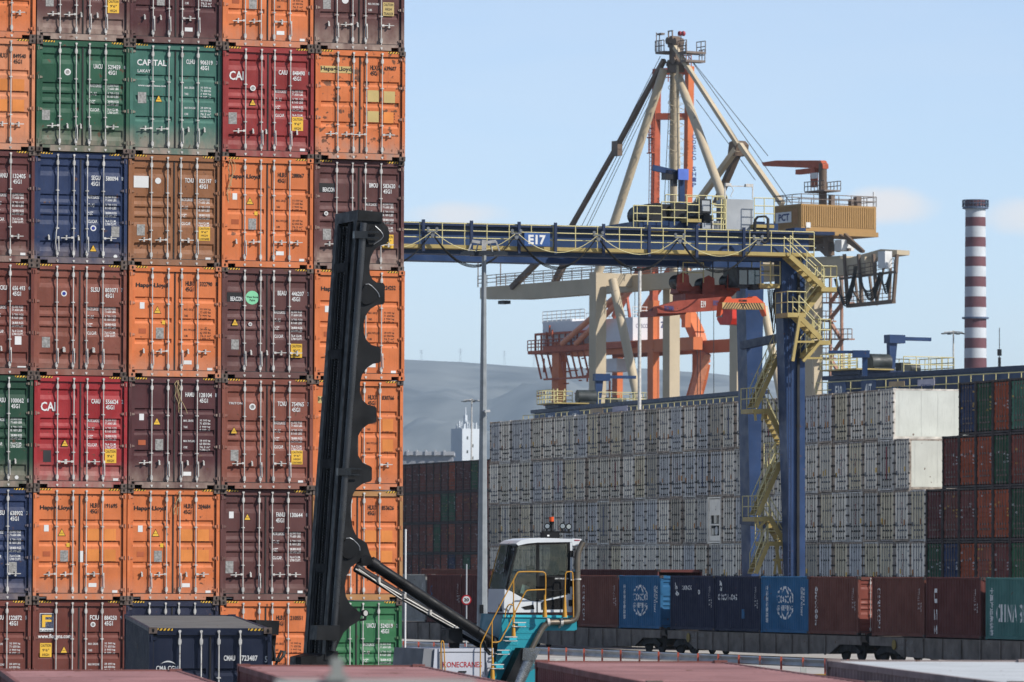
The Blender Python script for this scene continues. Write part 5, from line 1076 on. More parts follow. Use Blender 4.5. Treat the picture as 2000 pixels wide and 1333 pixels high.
# stays from house to apex, boom uprights
opole('backstay', O(1098, 672, -2), O(1270, 520, -2), 1.0, paint('crane salmon', '#e0906a', .5), round_=True); opole('backstay', O(1125, 672, -1.5), O(1300, 500, -1.5), 1.0, paint('crane salmon', '#e0906a', .5), round_=True); opole('strut', O(1200, 620, 5), O(1300, 430, 5), .9, orcd); opole('strut', O(1250, 618, 5), O(1340, 480, 5), 1.0)
opole('strut', O(1190, 600, 5), O(1240, 545, 5), .8, orcd); opole('strut', O(1230, 620, 5), O(1222, 560, 5), .4, orcd)
opole('boom_chord', O(1283, 135, 0), O(1276, 640, 0), 1.1, orcd); bc = opole('boom_chord', O(1347, 130, 4), O(1340, 640, 4), 1.15)
for py in (140, 228, 500): opole('boom_cross_beam', O(1283, py, 0), O(1346, py, 4), 1.1, orcd)
m = MB(); railing(m, [O(1326, 134, 4), O(1350, 134, 4)], 2.2, .09, .8, (.5,)); railing(m, [O(1286, 160, 0), O(1334, 160, 3)], 2.2, .09, .9, (.33, .66))
for k in range(24): z = O(1270, 220 + k * 8, -1); m.bar(z, z + Vector((.9, 0, 0)), .09)
for dx in (0, .9): m.bar(O(1270, 200, -1) + Vector((dx, 0, 0)), O(1267, 420, -1) + Vector((dx, 0, 0)), .09)
for (py, s_) in ((245, 1), (275, 1)): q = O(1272, py, -1.2); m.box(q.x - .8, q.x + .8, q.y - .4, q.y + .4, q.z - 2.2, q.z - 2.0); railing(m, [(q.x - .8, q.y, q.z - 2), (q.x + .8, q.y, q.z - 2)], 3, .09, .8, (.5,))
m.build('boom_ladder', orcd, ots); mt = MB(); ed = Vector((0, 1, 0))
for i, ch in enumerate('COSCO SHIP'):
    if ch != ' ': q = O(1352, 272 + i * 10.5, 4); letters_on(mt, ch, (q.x + .59, 3.6, q.z), ed, (0, 0, 1), .8, .75, .03)
mt.build('marking', stk_bl, bc)
pts = [O(px, py, 10) for px, py in ((1337, 600), (1350, 628), (1362, 655), (1370, 690), (1372, 710), (1366, 740), (1352, 790))]
m = MB()
for p, q in zip(pts, pts[1:]): m.bar(p, q, 2.0, 2.0)
m.build('curved_leg', orc, ots); opole('diagonal_brace', O(1378, 690, 9), O(1352, 790, 9), 1.4, paint('crane salmon', '#e0906a', .5)); opole('portal_beam', O(1280, 672, 2), O(1372, 672, 9), 1.6)
m = MB()
for px in (1240, 1250, 1362, 1368, 1394): m.tube(O(px, 520, 6), O(px, 785, 6), .06, 4)
m.build('wire_rope', cablem, ots)
cb = MB(); a = O(1186, 702, 2); b = O(1214, 726, 2); cb.box(a.x, b.x, 1, 4, b.z, a.z); cb.build('operator_cab', whh, ots)
redcab = empty('crane_operator_cab', W(1430, 622, 22), R(-59), 'bright red glazed crane cab hanging behind the gantry spreader', 'crane cab'); MB().box(-1.1, 1.4, -.9, .9, -.1, 1.1).prism([(-1.1, -.9, -.1), (1.4, -.9, -.1), (1.1, -.9, -.6), (-.6, -.9, -.6)], (0, 1.8, 0)).build('cab_body', paint('cab bright red', '#c8301c', .45), redcab)
MB().box(-1.12, -.2, -.92, .4, .1, .9).build('cab_window', glass, redcab); MB().tube((-.4, 0, 1), (-.4, 0, 7), .05).tube((.9, 0, 1), (.9, 0, 7), .05).build('hanger', redcab and stk_rd, redcab)

# ------------------------------------------------------------------ chimney, tower, lamp masts, hill
ch = W(1905, 1115, 11.0); r0 = 24 / 11.0; t = empty('chimney', (ch.x, ch.y, -.38), 0, 'tall red and white banded power station chimney', 'chimney')
cw = paint('chimney white', '#c9ced2', .7, 0, .1, streak=.6, scale=.3); crd = paint('chimney dull red', '#6e464c', .75, 0, .15, streak=.6, scale=.3)
bands = [392, 404, 425, 443, 464, 483, 502, 521, 541, 561, 580, 601, 620, 641, 661, 681, 700, 720, 740, 760, 780, 800, 830, 860, 900, 960, 1020, 1120]
zc = lambda py: W(1905, py, 11.0).z + .38
m = MB(); 
def rad(z): return r0 * (.82 + .23 * (1 - z / zc(392)) )
for i in range(len(bands) - 1):
    z1, z0 = zc(bands[i]), max(0, zc(bands[i + 1])); m.mi = 0 if i in (0,) else (i % 2 == 0) * 1
    m.mi = 1 if i % 2 == 1 else 0
    if i == 0: m.mi = 0
    m.tube((0, 0, z0), (0, 0, z1), rad(z0), 40, rad(z1))
m.sm = [len(f) == 4 for f in m.f]; m.build('shaft', [crd, cw], t)
m = MB(); z = zc(405); m.tube((0, 0, z - .3), (0, 0, z), rad(z) + .5, 30); pts = [(math.cos(a / 24 * 6.283) * (rad(z) + .5), math.sin(a / 24 * 6.283) * (rad(z) + .5), z) for a in range(25)]; railing(m, pts, 1.2, .08, 2, (.5,)); m.build('gallery', paint('gallery blue grey', '#56647c', .6), t); z = zc(620); m = MB(); m.tube((0, 0, z - .3), (0, 0, z), rad(z) + .45, 30); m.build('gallery', paint('gallery blue grey', '#56647c', .6), t)
def lamp_mast(px, pyt, s, lab, n=6, r_=.16, head=1.6, zg_=-.38, octa=8, pb=1115, r2=.1):
    b = W(px, pb, s); t = empty('lamp_mast', (b.x, b.y, zg_), 0, lab, 'lamp mast'); h = W(px, pyt, s).z - zg_
    m = MB(); m.path([(0, 0, 0), (0, 0, h)], r_, octa, r2); m.build('pole', galv, t); m = MB()
    for k in range(n): a = 6.283 * k / n + .3; m.bar((0, 0, h - .1), (math.cos(a) * head, math.sin(a) * head, h - .25), .08)
    m.build('crossarm', galv, t)
    for k in range(n): a = 6.283 * k / n + .3; c_ = Vector((math.cos(a), math.sin(a), 0)); m = MB(); m.bar(c_ * (head * .6) + Vector((0, 0, h - .35)), c_ * (head * 1.25) + Vector((0, 0, h - .45)), .5, .14); m.build('floodlight', paint('lamp housing', '#5e6468', .5, .3), t)
    return t, h
# main pole right of the stack: stands behind the machine
b = W(942, 1115, 56); zg_ = gz(b.y); t = empty('lamp_mast', (b.x, b.y, zg_), 0, 'tall pale galvanised lamp mast standing behind the turquoise machine', 'lamp mast'); P0 = W(943, 1230, 56); P1 = W(945.5, 486, 56)
h = P1.z - zg_; lean = (P1.x - b.x); m = MB(); m.path([(0, 0, 0), (lean * .3, 0, h * .5), (lean, 0, h)], .205, 8, .075); m.sm = [False] * len(m.f); m.build('pole', paint('pole zinc', '#8d9294', .5, .2, .14, streak=.3, scale=3), t)
m = MB(); hh = h + .1; k = 1 / 56
for sx in (-1, 1):
    m.bar((lean, 0, hh + .1), (lean + sx * .42, 0, hh + .16), .1).bar((lean + sx * .42, 0, hh + .16), (lean + sx * .56, 0, hh - .25), .05).bar((lean + sx * .2, 0, hh + .1), (lean + sx * .3, .3, hh - .25), .04)
m.box(lean - .08, lean + .08, -.08, .08, hh - .2, hh + .2); m.build('crossarm', galv, t)
for sx, dy in ((-1, -.25), (-.45, .3), (.45, .3), (1, -.25), (.1, -.4)):
    c_ = Vector((lean + sx * .58, dy, hh - .3)); m = MB(); m.box(c_.x - .24, c_.x + .24, c_.y - .15, c_.y + .15, c_.z - .05, c_.z + .05).box(c_.x - .16, c_.x + .16, c_.y - .1, c_.y + .1, c_.z + .05, c_.z + .1); m.build('floodlight', paint('lamp housing dark', '#3c4248', .4, .4), t)
m = MB(); c_ = W(951, 803, 56) - t.location; m.box(c_.x - .05, c_.x + .12, -.32, -.15, c_.z - .05, c_.z + .03).bar((0, -.1, c_.z), (c_.x, -.2, c_.z), .04); m.build('security_camera', whitep, t)
m = MB(); c_ = W(938, 1190, 56) - t.location; m.box(-.09, .05, -.24, -.2, c_.z - .15, c_.z + .15); m.build('access_cover', blk, t)
lamp_mast(1248, 528, 26.5, 'slender pale mast rising behind the white container wall, left of the spreader', 0, .16, r2=.12)
lamp_mast(920, 779, 12.5, 'distant lamp mast beside the white tower block', 6, .2, 1.3)
lamp_mast(1862, 646, 14, 'distant lamp mast left of the banded chimney', 8, .26, 1.4)
am = W(1952, 1115, 16); t = empty('antenna_mast', (am.x, am.y, -.38), 0, 'thin antenna mast right of the banded chimney', 'antenna mast'); hz_ = W(1952, 641, 16).z + .38; m = MB(); m.tube((0, 0, 0), (0, 0, hz_ - 3.6), .18, 6).tube((0, 0, hz_ - 3.6), (0, 0, hz_), .05, 5); m.box(-.25, .25, -.2, .2, hz_ - 3.4, hz_ - 2.6); m.build('pole', blk, t)
# speed sign
sg = W(911, 1172, 58); gz_ = gz(sg.y); t = empty('speed_limit_sign', (sg.x, sg.y, gz_), 0, 'round red rimmed speed limit sign reading 20 on a thin post', 'road sign'); zz = sg.z - gz_; r_ = 9.8 / 58
MB().tube((0, 0, 0), (0, 0, zz + 1.2), .025).build('post', grm, t); o = MB().disc((0, -.045, zz), r_, (0, 1, 0), .02, 28).build('sign_rim', paint('sign red', '#b01e26', .5, 0, .05, streak=0), t); MB().disc((0, -.05, zz), r_ * .74, (0, 1, 0), .01, 28).build('sign_face', whitep, o)
m = MB(); letters(m, '20', -r_ * .5, zz + r_ * .34, r_ * 1.0, r_ * .68, lambda x, z: -.053, .04); m.build('marking', blackp, o)
wp = W(792, 1115, 50); t = empty('marker_post', (wp.x, wp.y, gz(wp.y)), 0, 'thin white post beside the right edge of the tall stack', 'post'); MB().tube((0, 0, 0), (0, 0, W(792, 1034, 50).z - gz(wp.y)), .035).build('post', whitep, t)
# distant port buildings
s = 6.0; tw = W(908, 1115, s); t = empty('tower_block', (tw.x, tw.y, -.38), R(38), 'white windowless tower block crowned with aerials behind the dark containers', 'tower'); z1 = W(900, 838, s).z + .38; k = 1 / s
con = paint('tower white', '#c6cdd2', .7, 0, .05, scale=.1, streak=.2)
bd = MB().box(-3.6, 3.6, -3.0, 3.0, 0, z1).build('tower_body', con, t); m = MB()
for i, zz in enumerate((.07, .12, .16, .2, .24)): m.box(-1.8 + (i % 2) * 2.2, -1.2 + (i % 2) * 2.2, -3.05, -3.0, z1 * (1 - zz), z1 * (1 - zz) + 1)
m.build('window', glass, bd); m = MB(); r5 = random.Random(4)
for i in range(16): x = r5.uniform(-3.4, 3.4); y = r5.uniform(-2.8, 2.8); m.bar((x, y, z1), (x, y, z1 + r5.uniform(1.2, 2.6)), r5.uniform(.2, .5))
m.bar((0, 0, z1), (0, 0, z1 + 4.5), .9).bar((0, 0, z1 + 4), (0, 0, z1 + 7), .3); m.build('aerial', con, bd)
s = 6.2; a = W(740, 882, s); b = W(884, 882, s); t = empty('warehouse', (a.x, a.y, -.38), 0, 'low grey warehouse roof left of the white tower block', 'warehouse'); wl = b.x - a.x; zz = a.z + .38
MB().box(0, wl, 0, 30, 0, zz - 1.2).build('wall', paint('warehouse wall', '#8d8f94', .8, 0, .1), t); m = MB(); m.box(-.5, wl + .5, -1, 31, zz - 1.19, zz)
for i in range(8): m.box(wl * i / 8, wl * i / 8 + .5, -1.4, 30, zz - 1.3, zz + .5)
m.build('roof', paint('warehouse roof', '#a7a9ac', .7, 0, .08), t)
# hill across the bay
hm = paint('dry hillside', (.065, .068, .06), .95, 0, .85, scale=.005, streak=0)  # strong dark and light mottling also paints in lit and shaded relief
nt2 = hm.node_tree; m = MB(); ridge = [(-3000, 690), (0, 690), (790, 699), (900, 703), (1000, 710), (1050, 714), (1260, 716), (1400, 727), (1530, 742), (1700, 790), (2000, 850), (2300, 900), (5000, 1100)]
def rpy(px):
    for (x0, y0), (x1, y1) in zip(ridge, ridge[1:]):
        if px <= x1: return y0 + (y1 - y0) * (px - x0) / (x1 - x0)
    return 1100
from mathutils import noise as mn
nx, ny = 260, 46; vs = []
for j in range(ny):
    Y = 11250 + j * 112.5
    for i in range(nx):
        px = -1500 + i * 20; v = j / (ny - 1); Xr = (px - 1000) / F * 6500; hR = W(px, rpy(px), F / 15000).z
        prof = min(1, v * 1.35) ** .8 if v < .74 else 1 - (v - .74) * 1.2
        X = (px - 1000) / F * 15000; nse = mn.fractal(Vector((X / 330, Y / 560, 0)), 1, 2, 6) ; z = hR * prof * .995 + nse * 95 * min(1, v * 4) * (1 - max(0, min(1, (v - .45) * 4)) * .96)
        vs.append((X, Y, max(-.5, z) if j else -.6))
m.add(vs, [(j * nx + i, j * nx + i + 1, (j + 1) * nx + i + 1, (j + 1) * nx + i) for j in range(ny - 1) for i in range(nx - 1)], True); tag(m.build('hill', hm), kind='structure')
pyl = paint('pylon grey', '#6a6f74', .6)
for px, py0, py1 in ((823, 682, 700), (899, 679, 702), (985, 684, 709), (1043, 686, 714)):
    q = W(px, py1 + 1, F / 14900); t = empty('pylon', q, 0, 'faint power pylon on the hill crest', 'pylon', 'power pylons on the hill crest'); hh = (py1 - py0) / F * 14900; m = MB(); m.bar((-2.8, 0, -10), (0, 0, hh), .6).bar((2.8, 0, -10), (0, 0, hh), .6)
    for f_ in (.6, .75, .9): m.bar((-5.5, 0, hh * f_), (5.5, 0, hh * f_), .45)
    m.build('lattice', pyl, t)
# haze between the port and the hill
hzm = bpy.data.materials.new('haze'); hzm.use_nodes = True; q = hzm.node_tree; q.nodes.clear(); ho = q.nodes.new('ShaderNodeOutputMaterial'); hv = q.nodes.new('ShaderNodeVolumePrincipled'); hv.inputs['Color'].default_value = (.72, .88, 1, 1); hv.inputs['Density'].default_value = HAZE; hv.inputs['Anisotropy'].default_value = .2; q.links.new(hv.outputs[0], ho.inputs['Volume'])
m = MB().box(-11500, 11500, -150, 25900, -2, 700); o = m.build('haze', hzm); tag(o, kind='stuff')
# ------------------------------------------------------------------ empty container handler
FS = Frame(1000, 88, A1, 0); FS.o.z = gz(FS.o.y)
M = lambda px, py, off=0.0: FS.py_(px, py, off)
hnd = empty('container_handler', FS.o, A1, 'turquoise and white container handler with tall black toothed mast and glass cab', 'container handler')
bm = paint('mast black', (.0035, .004, .0048), .5, 0, .2, scale=2, streak=0, spec=.14); bm2 = paint('mast inner black', (.002, .002, .0024), .7, 0, .3, streak=0, spec=.08); chrome = paint('chrome rod', '#b8bcc0', .18, .9, .05, streak=0)
tq = paint('turquoise paint', '#1f8a99', .4, 0, .08, streak=.15, bump=0); tqd = paint('turquoise step', '#3cb4c4', .4, 0, .05); wht = paint('cab white paint', '#d2d6d8', .35, 0, .04, streak=.08); lgr = paint('chassis light grey', '#b9bcc4', .4, 0, .05, streak=.15); dgr = paint('chassis mid grey', '#7e8083', .5, 0, .05)
ylr = paint('handrail yellow', '#c08c30', .42, 0, .08, streak=.1); exh = paint('exhaust steel', '#7c7264', .35, .7, .2, streak=.4, scale=3); glz = paint('cab glass', '#16302f', .04, 0, .05, streak=0, alpha=.3, spec=.9); glf = paint('windscreen glass', '#3a2426', .05, 0, .5, streak=0, alpha=.8, spec=.9, scale=4)
intr = paint('cab interior', '#17191b', .7)
def quad(name, mat, pts, off, dep, par=None):
    return MB().prism([M(a, b, off) for a, b in pts], (0, dep, 0)).build(name, mat, par or hnd)
MW = 1.62
def line_x(py, top, bot): return top[0] + (bot[0] - top[0]) * (py - top[1]) / (bot[1] - top[1])
# near and far mast columns
near = [(700, 432), (712, 432), (655, 1290), (640, 1290)]
for off, nm in ((0, 'mast_column'), (MW - .25, 'mast_column')):
    pts = [(697, 430), (709, 430), (647, 1290), (634, 1290)]
    quad(nm, bm, pts, 0 if off == 0 else 0, .25) if off == 0 else MB().prism([M(a, b, 0) + Vector((0, off, 0)) for a, b in pts], (0, .25, 0)).build(nm, bm, hnd)
t = MB()
for off in (0.02, MW - .2): t.tube(M(709, 436, 0) + Vector((0, off - .05, 0)), M(648, 1272, 0) + Vector((0, off - .05, 0)), .08, 14)
t.build('lift_cylinder', paint('lift cylinder black', (.012, .013, .015), .3, 0, .3, streak=.3, spec=.5), hnd)
inner = [(693, 434), (700, 434), (642, 1285), (634, 1285)]
for off in (.3, MW - .5): MB().prism([M(a, b, 0) + Vector((0, off, 0)) for a, b in inner], (0, .16, 0)).build('inner_column', bm2, hnd)
MB().prism([M(a, b, 0) + Vector((0, .25, 0)) for a, b in ((701, 440), (705, 440), (645, 1284), (641, 1284))], (0, MW - .5, 0)).build('mast_guard_plate', bm2, hnd)
t = MB()
for off in (.62, .9): 
    a = M(697, 440, 0) + Vector((0, off, 0)); b = M(640, 1284, 0) + Vector((0, off, 0)); n = 150
    for i in range(n): p = a.lerp(b, i / n); q = a.lerp(b, (i + .7) / n); t.bar(p, q, .05, .03)
t.build('lift_chain', paint('greased chain', '#24221f', .45, .6, .3), hnd); t = MB()
for off in (.48, 1.1): t.path([M(696, 440, 0) + Vector((0, off, 0)), M(668, 860, 0) + Vector((0, off, 0)), M(638, 1284, 0) + Vector((0, off, 0))], .035, 6)
t.build('hydraulic_hose', cablem, hnd); t = MB()
for py in (520, 690, 905, 1110):
    x = line_x(py, (693, 434), (634, 1285)); t = MB(); t.box(M(x, py, 0).x, M(x + 6, py, 0).x, .3, MW - .3, M(x, py, 0).z - .1, M(x, py, 0).z + .1); t.build('cross_member', bm2, hnd)
cap = [(699, 410), (748, 415), (747, 434), (698, 431)]; o = quad('mast_cap', bm, cap, -.03, MW + .05)
# toothed mast flank
outline = [(712, 430), (748, 434), (758, 444), (761, 455), (760, 470), (755, 477), (740, 481), (731, 490), (725, 502), (722, 520), (723, 536), (728, 546), (736, 552), (749, 553), (752, 557), (752, 590), (749, 595), (737, 596), (724, 604), (715, 617), (711, 632), (711, 650), (716, 664), (726, 674), (741, 678), (744, 682), (744, 706), (741, 709), (729, 711), (717, 719), (708, 732), (704, 748), (704, 768), (709, 782), (719, 791), (733, 794), (736, 798), (736, 823), (733, 826), (720, 829), (708, 838), (700, 852), (697, 872), (700, 890), (709, 904), (724, 911), (727, 914), (727, 937), (724, 941), (709, 945), (697, 954), (690, 966), (686, 985), (686, 1010), (690, 1033), (698, 1050), (711, 1057), (717, 1062), (723, 1082), (727, 1090), (716, 1094), (700, 1098), (686, 1108), (678, 1124), (674, 1145), (676, 1165), (684, 1180), (696, 1191), (708, 1199), (702, 1213), (684, 1224), (672, 1236), (662, 1256), (654, 1276)]
def smooth(pts, it=2):
    for _ in range(it):
        out = []
        for i in range(len(pts) - 1):
            a, b = pts[i], pts[i + 1]; out += [(a[0] * .75 + b[0] * .25, a[1] * .75 + b[1] * .25), (a[0] * .25 + b[0] * .75, a[1] * .25 + b[1] * .75)]
        pts = [pts[0]] + out + [pts[-1]]
    return pts
ol = outline; ax = lambda py: line_x(py, (704, 430), (644, 1280))
for off in (.02, MW - .1):
    t = MB(); P = [M(a, b, 0) + Vector((0, off, 0)) for a, b in ol]; Q = [M(ax(b), b, 0) + Vector((0, off, 0)) for a, b in ol]; n = len(P); th = Vector((0, .06, 0))
    vs = P + Q + [p + th for p in P] + [q + th for q in Q]
    fs = []
    for i in range(n - 1): fs += [(n + i, n + i + 1, i + 1, i), (2 * n + i, 2 * n + i + 1, 3 * n + i + 1, 3 * n + i), (i, i + 1, 2 * n + i + 1, 2 * n + i)]
    t.add(vs, fs); t.build('toothed_plate', bm, hnd)
for pts in ([(717, 455), (733, 442), (747, 455), (749, 465), (730, 478), (718, 478)], [(706, 570), (714, 556), (722, 555), (739, 572), (741, 581), (727, 592), (712, 596), (704, 588)], [(668, 1065), (676, 1052), (686, 1051), (702, 1066), (703, 1076), (690, 1090), (676, 1092), (667, 1083)]):
    quad('mast_pad', bm, smooth(pts + [pts[0]], 1)[:-1], -.03, .055); MB().path([M(a, b, -.03) for a, b in smooth(pts[1:5], 1)], .011, 5).build('pad_edge_highlight', paint('pale edge highlight', '#8c8e90', .35, .5, .2), hnd)  # pale line along each pad edge paints in the sun's highlight
t = MB()
for py, l in ((459, 30), (922, 28)):
    x = line_x(py, (706, 430), (648, 1272)); a = M(x - 4, py, -.12); t.box(a.x - .1, a.x + .2, -.16, -.02, a.z - .08, a.z + .08)
    for dz in (-.06, .07): t.bar((a.x + .1, -.1, a.z + dz), (a.x + .1 + l * .0125, -.1, a.z + dz), .03)
t.build('hose_clamp', paint('clamp dark steel', '#2a2d30', .3, .6), hnd)
quad('mast_foot_box', bm, [(620, 1222), (664, 1222), (662, 1252), (618, 1250)], -.3, .5); quad('mast_foot', bm2, [(588, 1284), (618, 1281), (618, 1296), (588, 1298)], -.25, .4)
quad('mast_lower', bm, [(606, 1285), (660, 1272), (656, 1400), (600, 1400)], .02, MW - .1)
# side spreader arm beyond the navy container, cables on it
quad('spreader_head', bm, [(499, 1211), (546, 1213), (544, 1241), (505, 1238)], -.2, .7); quad('spreader_arm', bm2, [(516, 1240), (540, 1241), (535, 1292), (522, 1292)], -.1, .5)
quad('spreader_beam', bm2, [(505, 1330), (660, 1322), (660, 1350), (505, 1358)], -.1, .6)
t = MB()
for k in range(3): t.path([M(534, 1262, -.2), M(537, 1285 + k * 3, -.25), M(545, 1292, -.25), M(553 + k, 1280, -.25), M(554 + k * 2, 1274, -.2), M(549, 1272, -.2), M(543, 1284 + k * 2, -.2), M(538, 1302, -.2)], .028, 6)
t.build('hose_loop', cablem, hnd)
o = MB().disc(M(714, 1198, .0), .075, (0, 1, 0), .12, 16).build('work_lamp', bm, hnd); MB().disc(M(714, 1198, .0) + Vector((0, -.01, 0)), .05, (0, 1, 0), .01, 16, .06).build('lens', galv, o); quad('lamp_bracket', bm, [(703, 1209), (712, 1208), (714, 1202), (716, 1206), (715, 1212), (704, 1214)], .02, .05)
# tilt cylinders
def cyl(a, b, r, off, name='tilt_cylinder', mat=bm):
    A = M(a[0], a[1], off); Bq = M(b[0], b[1], off); t = MB(); t.tube(A, Bq, r, 20)
    for u in (.03, .97): t.tube(A.lerp(Bq, u - .025), A.lerp(Bq, u + .025), r * 1.18, 20)
    return t.build(name, mat, hnd)
cyl((722, 1098), (972, 1262), .125, .15); cyl((694, 1108), (952, 1268), .09, MW - .35)
t = MB()
for u in (.15, .35, .55, .75): p = M(700 + 250 * u, 1110 + 158 * u, .9); t.box(p.x - .025, p.x + .025, .75, .95, p.z - .05, p.z + .06)
t.path([M(694, 1112, .85), M(760, 1150, .85), M(840, 1196, .85), M(935, 1250, .85)], .02, 6).path([M(700, 1112, .8), M(780, 1168, .8), M(950, 1262, .8)], .015, 6); t.build('pipe_clamp', galv, hnd)
o = quad('cylinder_eye', bm, [(706, 1090), (716, 1084), (727, 1092), (728, 1100), (716, 1106), (706, 1100)], -.02, .4); MB().disc(M(970, 1261, .05), .13, (0, 1, 0), .4, 18).build('pivot_pin', bm, hnd)
t = MB(); t.path([M(946, 1252, -.05), M(949, 1265, -.1), M(957, 1274, -.1), M(967, 1275, -.05)], .022, 6).path([M(944, 1256, -.05), M(947, 1268, -.1), M(956, 1278, -.1), M(966, 1278, -.05)], .022, 6); t.build('hydraulic_hose', cablem, hnd)
# chassis
quad('chassis_side', lgr, [(849, 1268), (964, 1266), (966, 1420), (838, 1420)], -.1, 2.2); quad('front_fender', dgr, [(828, 1267), (849, 1268), (838, 1420), (812, 1420)], -.05, 2.1)
t = MB(); q = M(865, 1293, -.104); q2 = M(941, 1303, -.104); letters(t, 'KONECRANES', q.x, q.z, q2.x - q.x, .125, lambda a, b: -.105, .012); t.build('marking', paint('lettering red', '#a8282e', .5, 0, .05, streak=0), hnd)
t = MB()
for (p, q) in (((858, 1274), (858, 1318)), ((858, 1274), (948, 1274)), ((948, 1274), (949, 1320))): t.bar(M(p[0], p[1], -.103), M(q[0], q[1], -.103), .012)
t.box(M(896, 1311, -.12).x, M(911, 1311, -.12).x, -.13, -.1, M(900, 1314, -.12).z, M(900, 1311, -.12).z); t.build('panel_seam', bm2, hnd)
o = quad('valve_block', bm, [(877, 1231), (903, 1230), (904, 1256), (876, 1256)], .3, .6); quad('valve_stem', bm2, [(885, 1256), (898, 1256), (897, 1268), (886, 1268)], .4, .3, o); quad('bracket', bm, [(880, 1227), (905, 1228), (905, 1231), (880, 1230)], .2, .7, o)
rc_ = [(982, 1201), (1090, 1202), (1120, 1204), (1126, 1206), (1127, 1230), (1122, 1232), (1062, 1232), (1050, 1240), (1034, 1262), (1022, 1290), (1010, 1330), (1005, 1420), (955, 1420), (955, 1322), (968, 1290), (975, 1245)]
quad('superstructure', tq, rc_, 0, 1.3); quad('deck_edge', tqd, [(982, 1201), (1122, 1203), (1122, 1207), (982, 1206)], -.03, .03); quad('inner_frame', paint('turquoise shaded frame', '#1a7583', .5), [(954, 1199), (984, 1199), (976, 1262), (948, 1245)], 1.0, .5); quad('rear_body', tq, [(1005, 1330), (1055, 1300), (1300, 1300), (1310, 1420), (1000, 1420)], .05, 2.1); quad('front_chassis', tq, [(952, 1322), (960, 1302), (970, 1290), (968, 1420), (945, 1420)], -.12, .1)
for px, py in ((1008, 1218), (991, 1246), (976, 1272), (965, 1300)):
    a = M(px, py, -.14); b = M(px + 14, py + 5, -.14); o = MB().box(a.x, b.x, -.28, 0, b.z, a.z).build('step', tqd, hnd); t = MB(); t.bar((a.x - .1, -.26, a.z + .02), (b.x + .02, -.26, a.z + .02), .02).bar((a.x - .1, -.26, b.z - .01), (b.x + .02, -.26, b.z - .01), .02).bar((a.x - .12, -.26, b.z), (a.x - .12, 0, b.z), .02); t.build('step_bracket', galv, o)
t = MB()
for (x0, x1, y) in ((1018, 1046, 1223), (1004, 1044, 1234), (1006, 1036, 1246), (988, 1010, 1257), (980, 998, 1269), (970, 980, 1291)):
    x = x0
    while x < x1: p = M(x, y + 3, -.004); q = M(x + 3, y - 3, -.004); t.bar(p, q, .02, .012); x += 2.6
t.build('louvre', tqd, hnd)  # slats in paler turquoise, standing in for sunlight in the slots
# wheels (below the frame of the photograph)
for px, nm in ((880, 'wheel'), (1230, 'wheel')):
    for off in (.0, 1.75): p = M(px, 1400, 0); MB().disc((p.x, off - .12, .62), .62, (0, 1, 0), .5, 28).build(nm, black, hnd)
# cab
CW = 1.12
lower = [(986, 1151), (994, 1153), (1006, 1160), (1020, 1168), (1036, 1174), (1052, 1175), (1084, 1167), (1117, 1160), (1117, 1196), (984, 1197), (985, 1175)]
cabb = quad('cab_body', wht, lower, .0, CW); roofp = [(1008, 1062), (1017, 1056), (1035, 1052), (1060, 1051), (1118, 1053), (1118, 1059), (1050, 1060), (1030, 1062), (1012, 1066)]
quad('cab_roof', wht, roofp, -.02, CW + .04, cabb); quad('roof_fairing', wht, [(1118, 1052), (1136, 1053), (1133, 1066), (1118, 1066)], .0, CW, cabb); t = quad('red_strip', stk_rd, [(1122, 1054.5), (1133, 1055), (1133, 1056.5), (1122, 1056.5)], -.01, .01, cabb)
quad('door_post', wht, [(1113.5, 1058), (1117.5, 1058), (1118, 1162), (1114, 1162)], -.01, .08, cabb); quad('door_post', wht, [(1113.5, 1058), (1117.5, 1058), (1118, 1162), (1114, 1162)], CW - .08, .08, cabb)
quad('cab_floor', intr, [(988, 1172), (1112, 1168), (1112, 1176), (988, 1180)], .03, CW - .06, cabb)
quad('side_window', glz, [(1011, 1064), (1048, 1060), (1049, 1174), (1036, 1173), (1020, 1167), (1006, 1159), (990, 1152)], .0, .012, cabb); quad('door_window', glz, [(1052, 1060), (1113, 1060), (1113, 1160), (1084, 1166), (1052, 1173)], .0, .012, cabb)
quad('far_window', glz, [(1011, 1064), (1113, 1060), (1113, 1160), (1052, 1173), (990, 1152)], CW - .02, .012, cabb)
for pts in ([(1047.5, 1058), (1049.5, 1058), (1050.5, 1197), (1048.5, 1197)], [(1109, 1060), (1113.5, 1060), (1113.5, 1160), (1109, 1160)], [(1050, 1060), (1053, 1060), (1053.5, 1172), (1050.5, 1172)], [(1012, 1062), (1113, 1059), (1113, 1062), (1012, 1066)], [(1010, 1064), (1012, 1064), (991, 1153), (988, 1152)]): quad('window_frame', bm2, pts, -.008, .05, cabb)
quad('window_frame', bm2, [(1010, 1064), (1013, 1064), (993, 1153), (989, 1152)], CW - .05, .05, cabb)
quad('rear_wall', intr, [(1104, 1062), (1110, 1062), (1110, 1165), (1104, 1165)], .05, CW - .1, cabb); quad('door_panel', bm2, [(1052, 1125), (1112, 1123), (1112, 1158), (1084, 1165), (1052, 1172)], -.004, .03, cabb); quad('dash', intr, [(996, 1122), (1046, 1126), (1047, 1172), (1018, 1165), (992, 1152)], .2, .75, cabb)
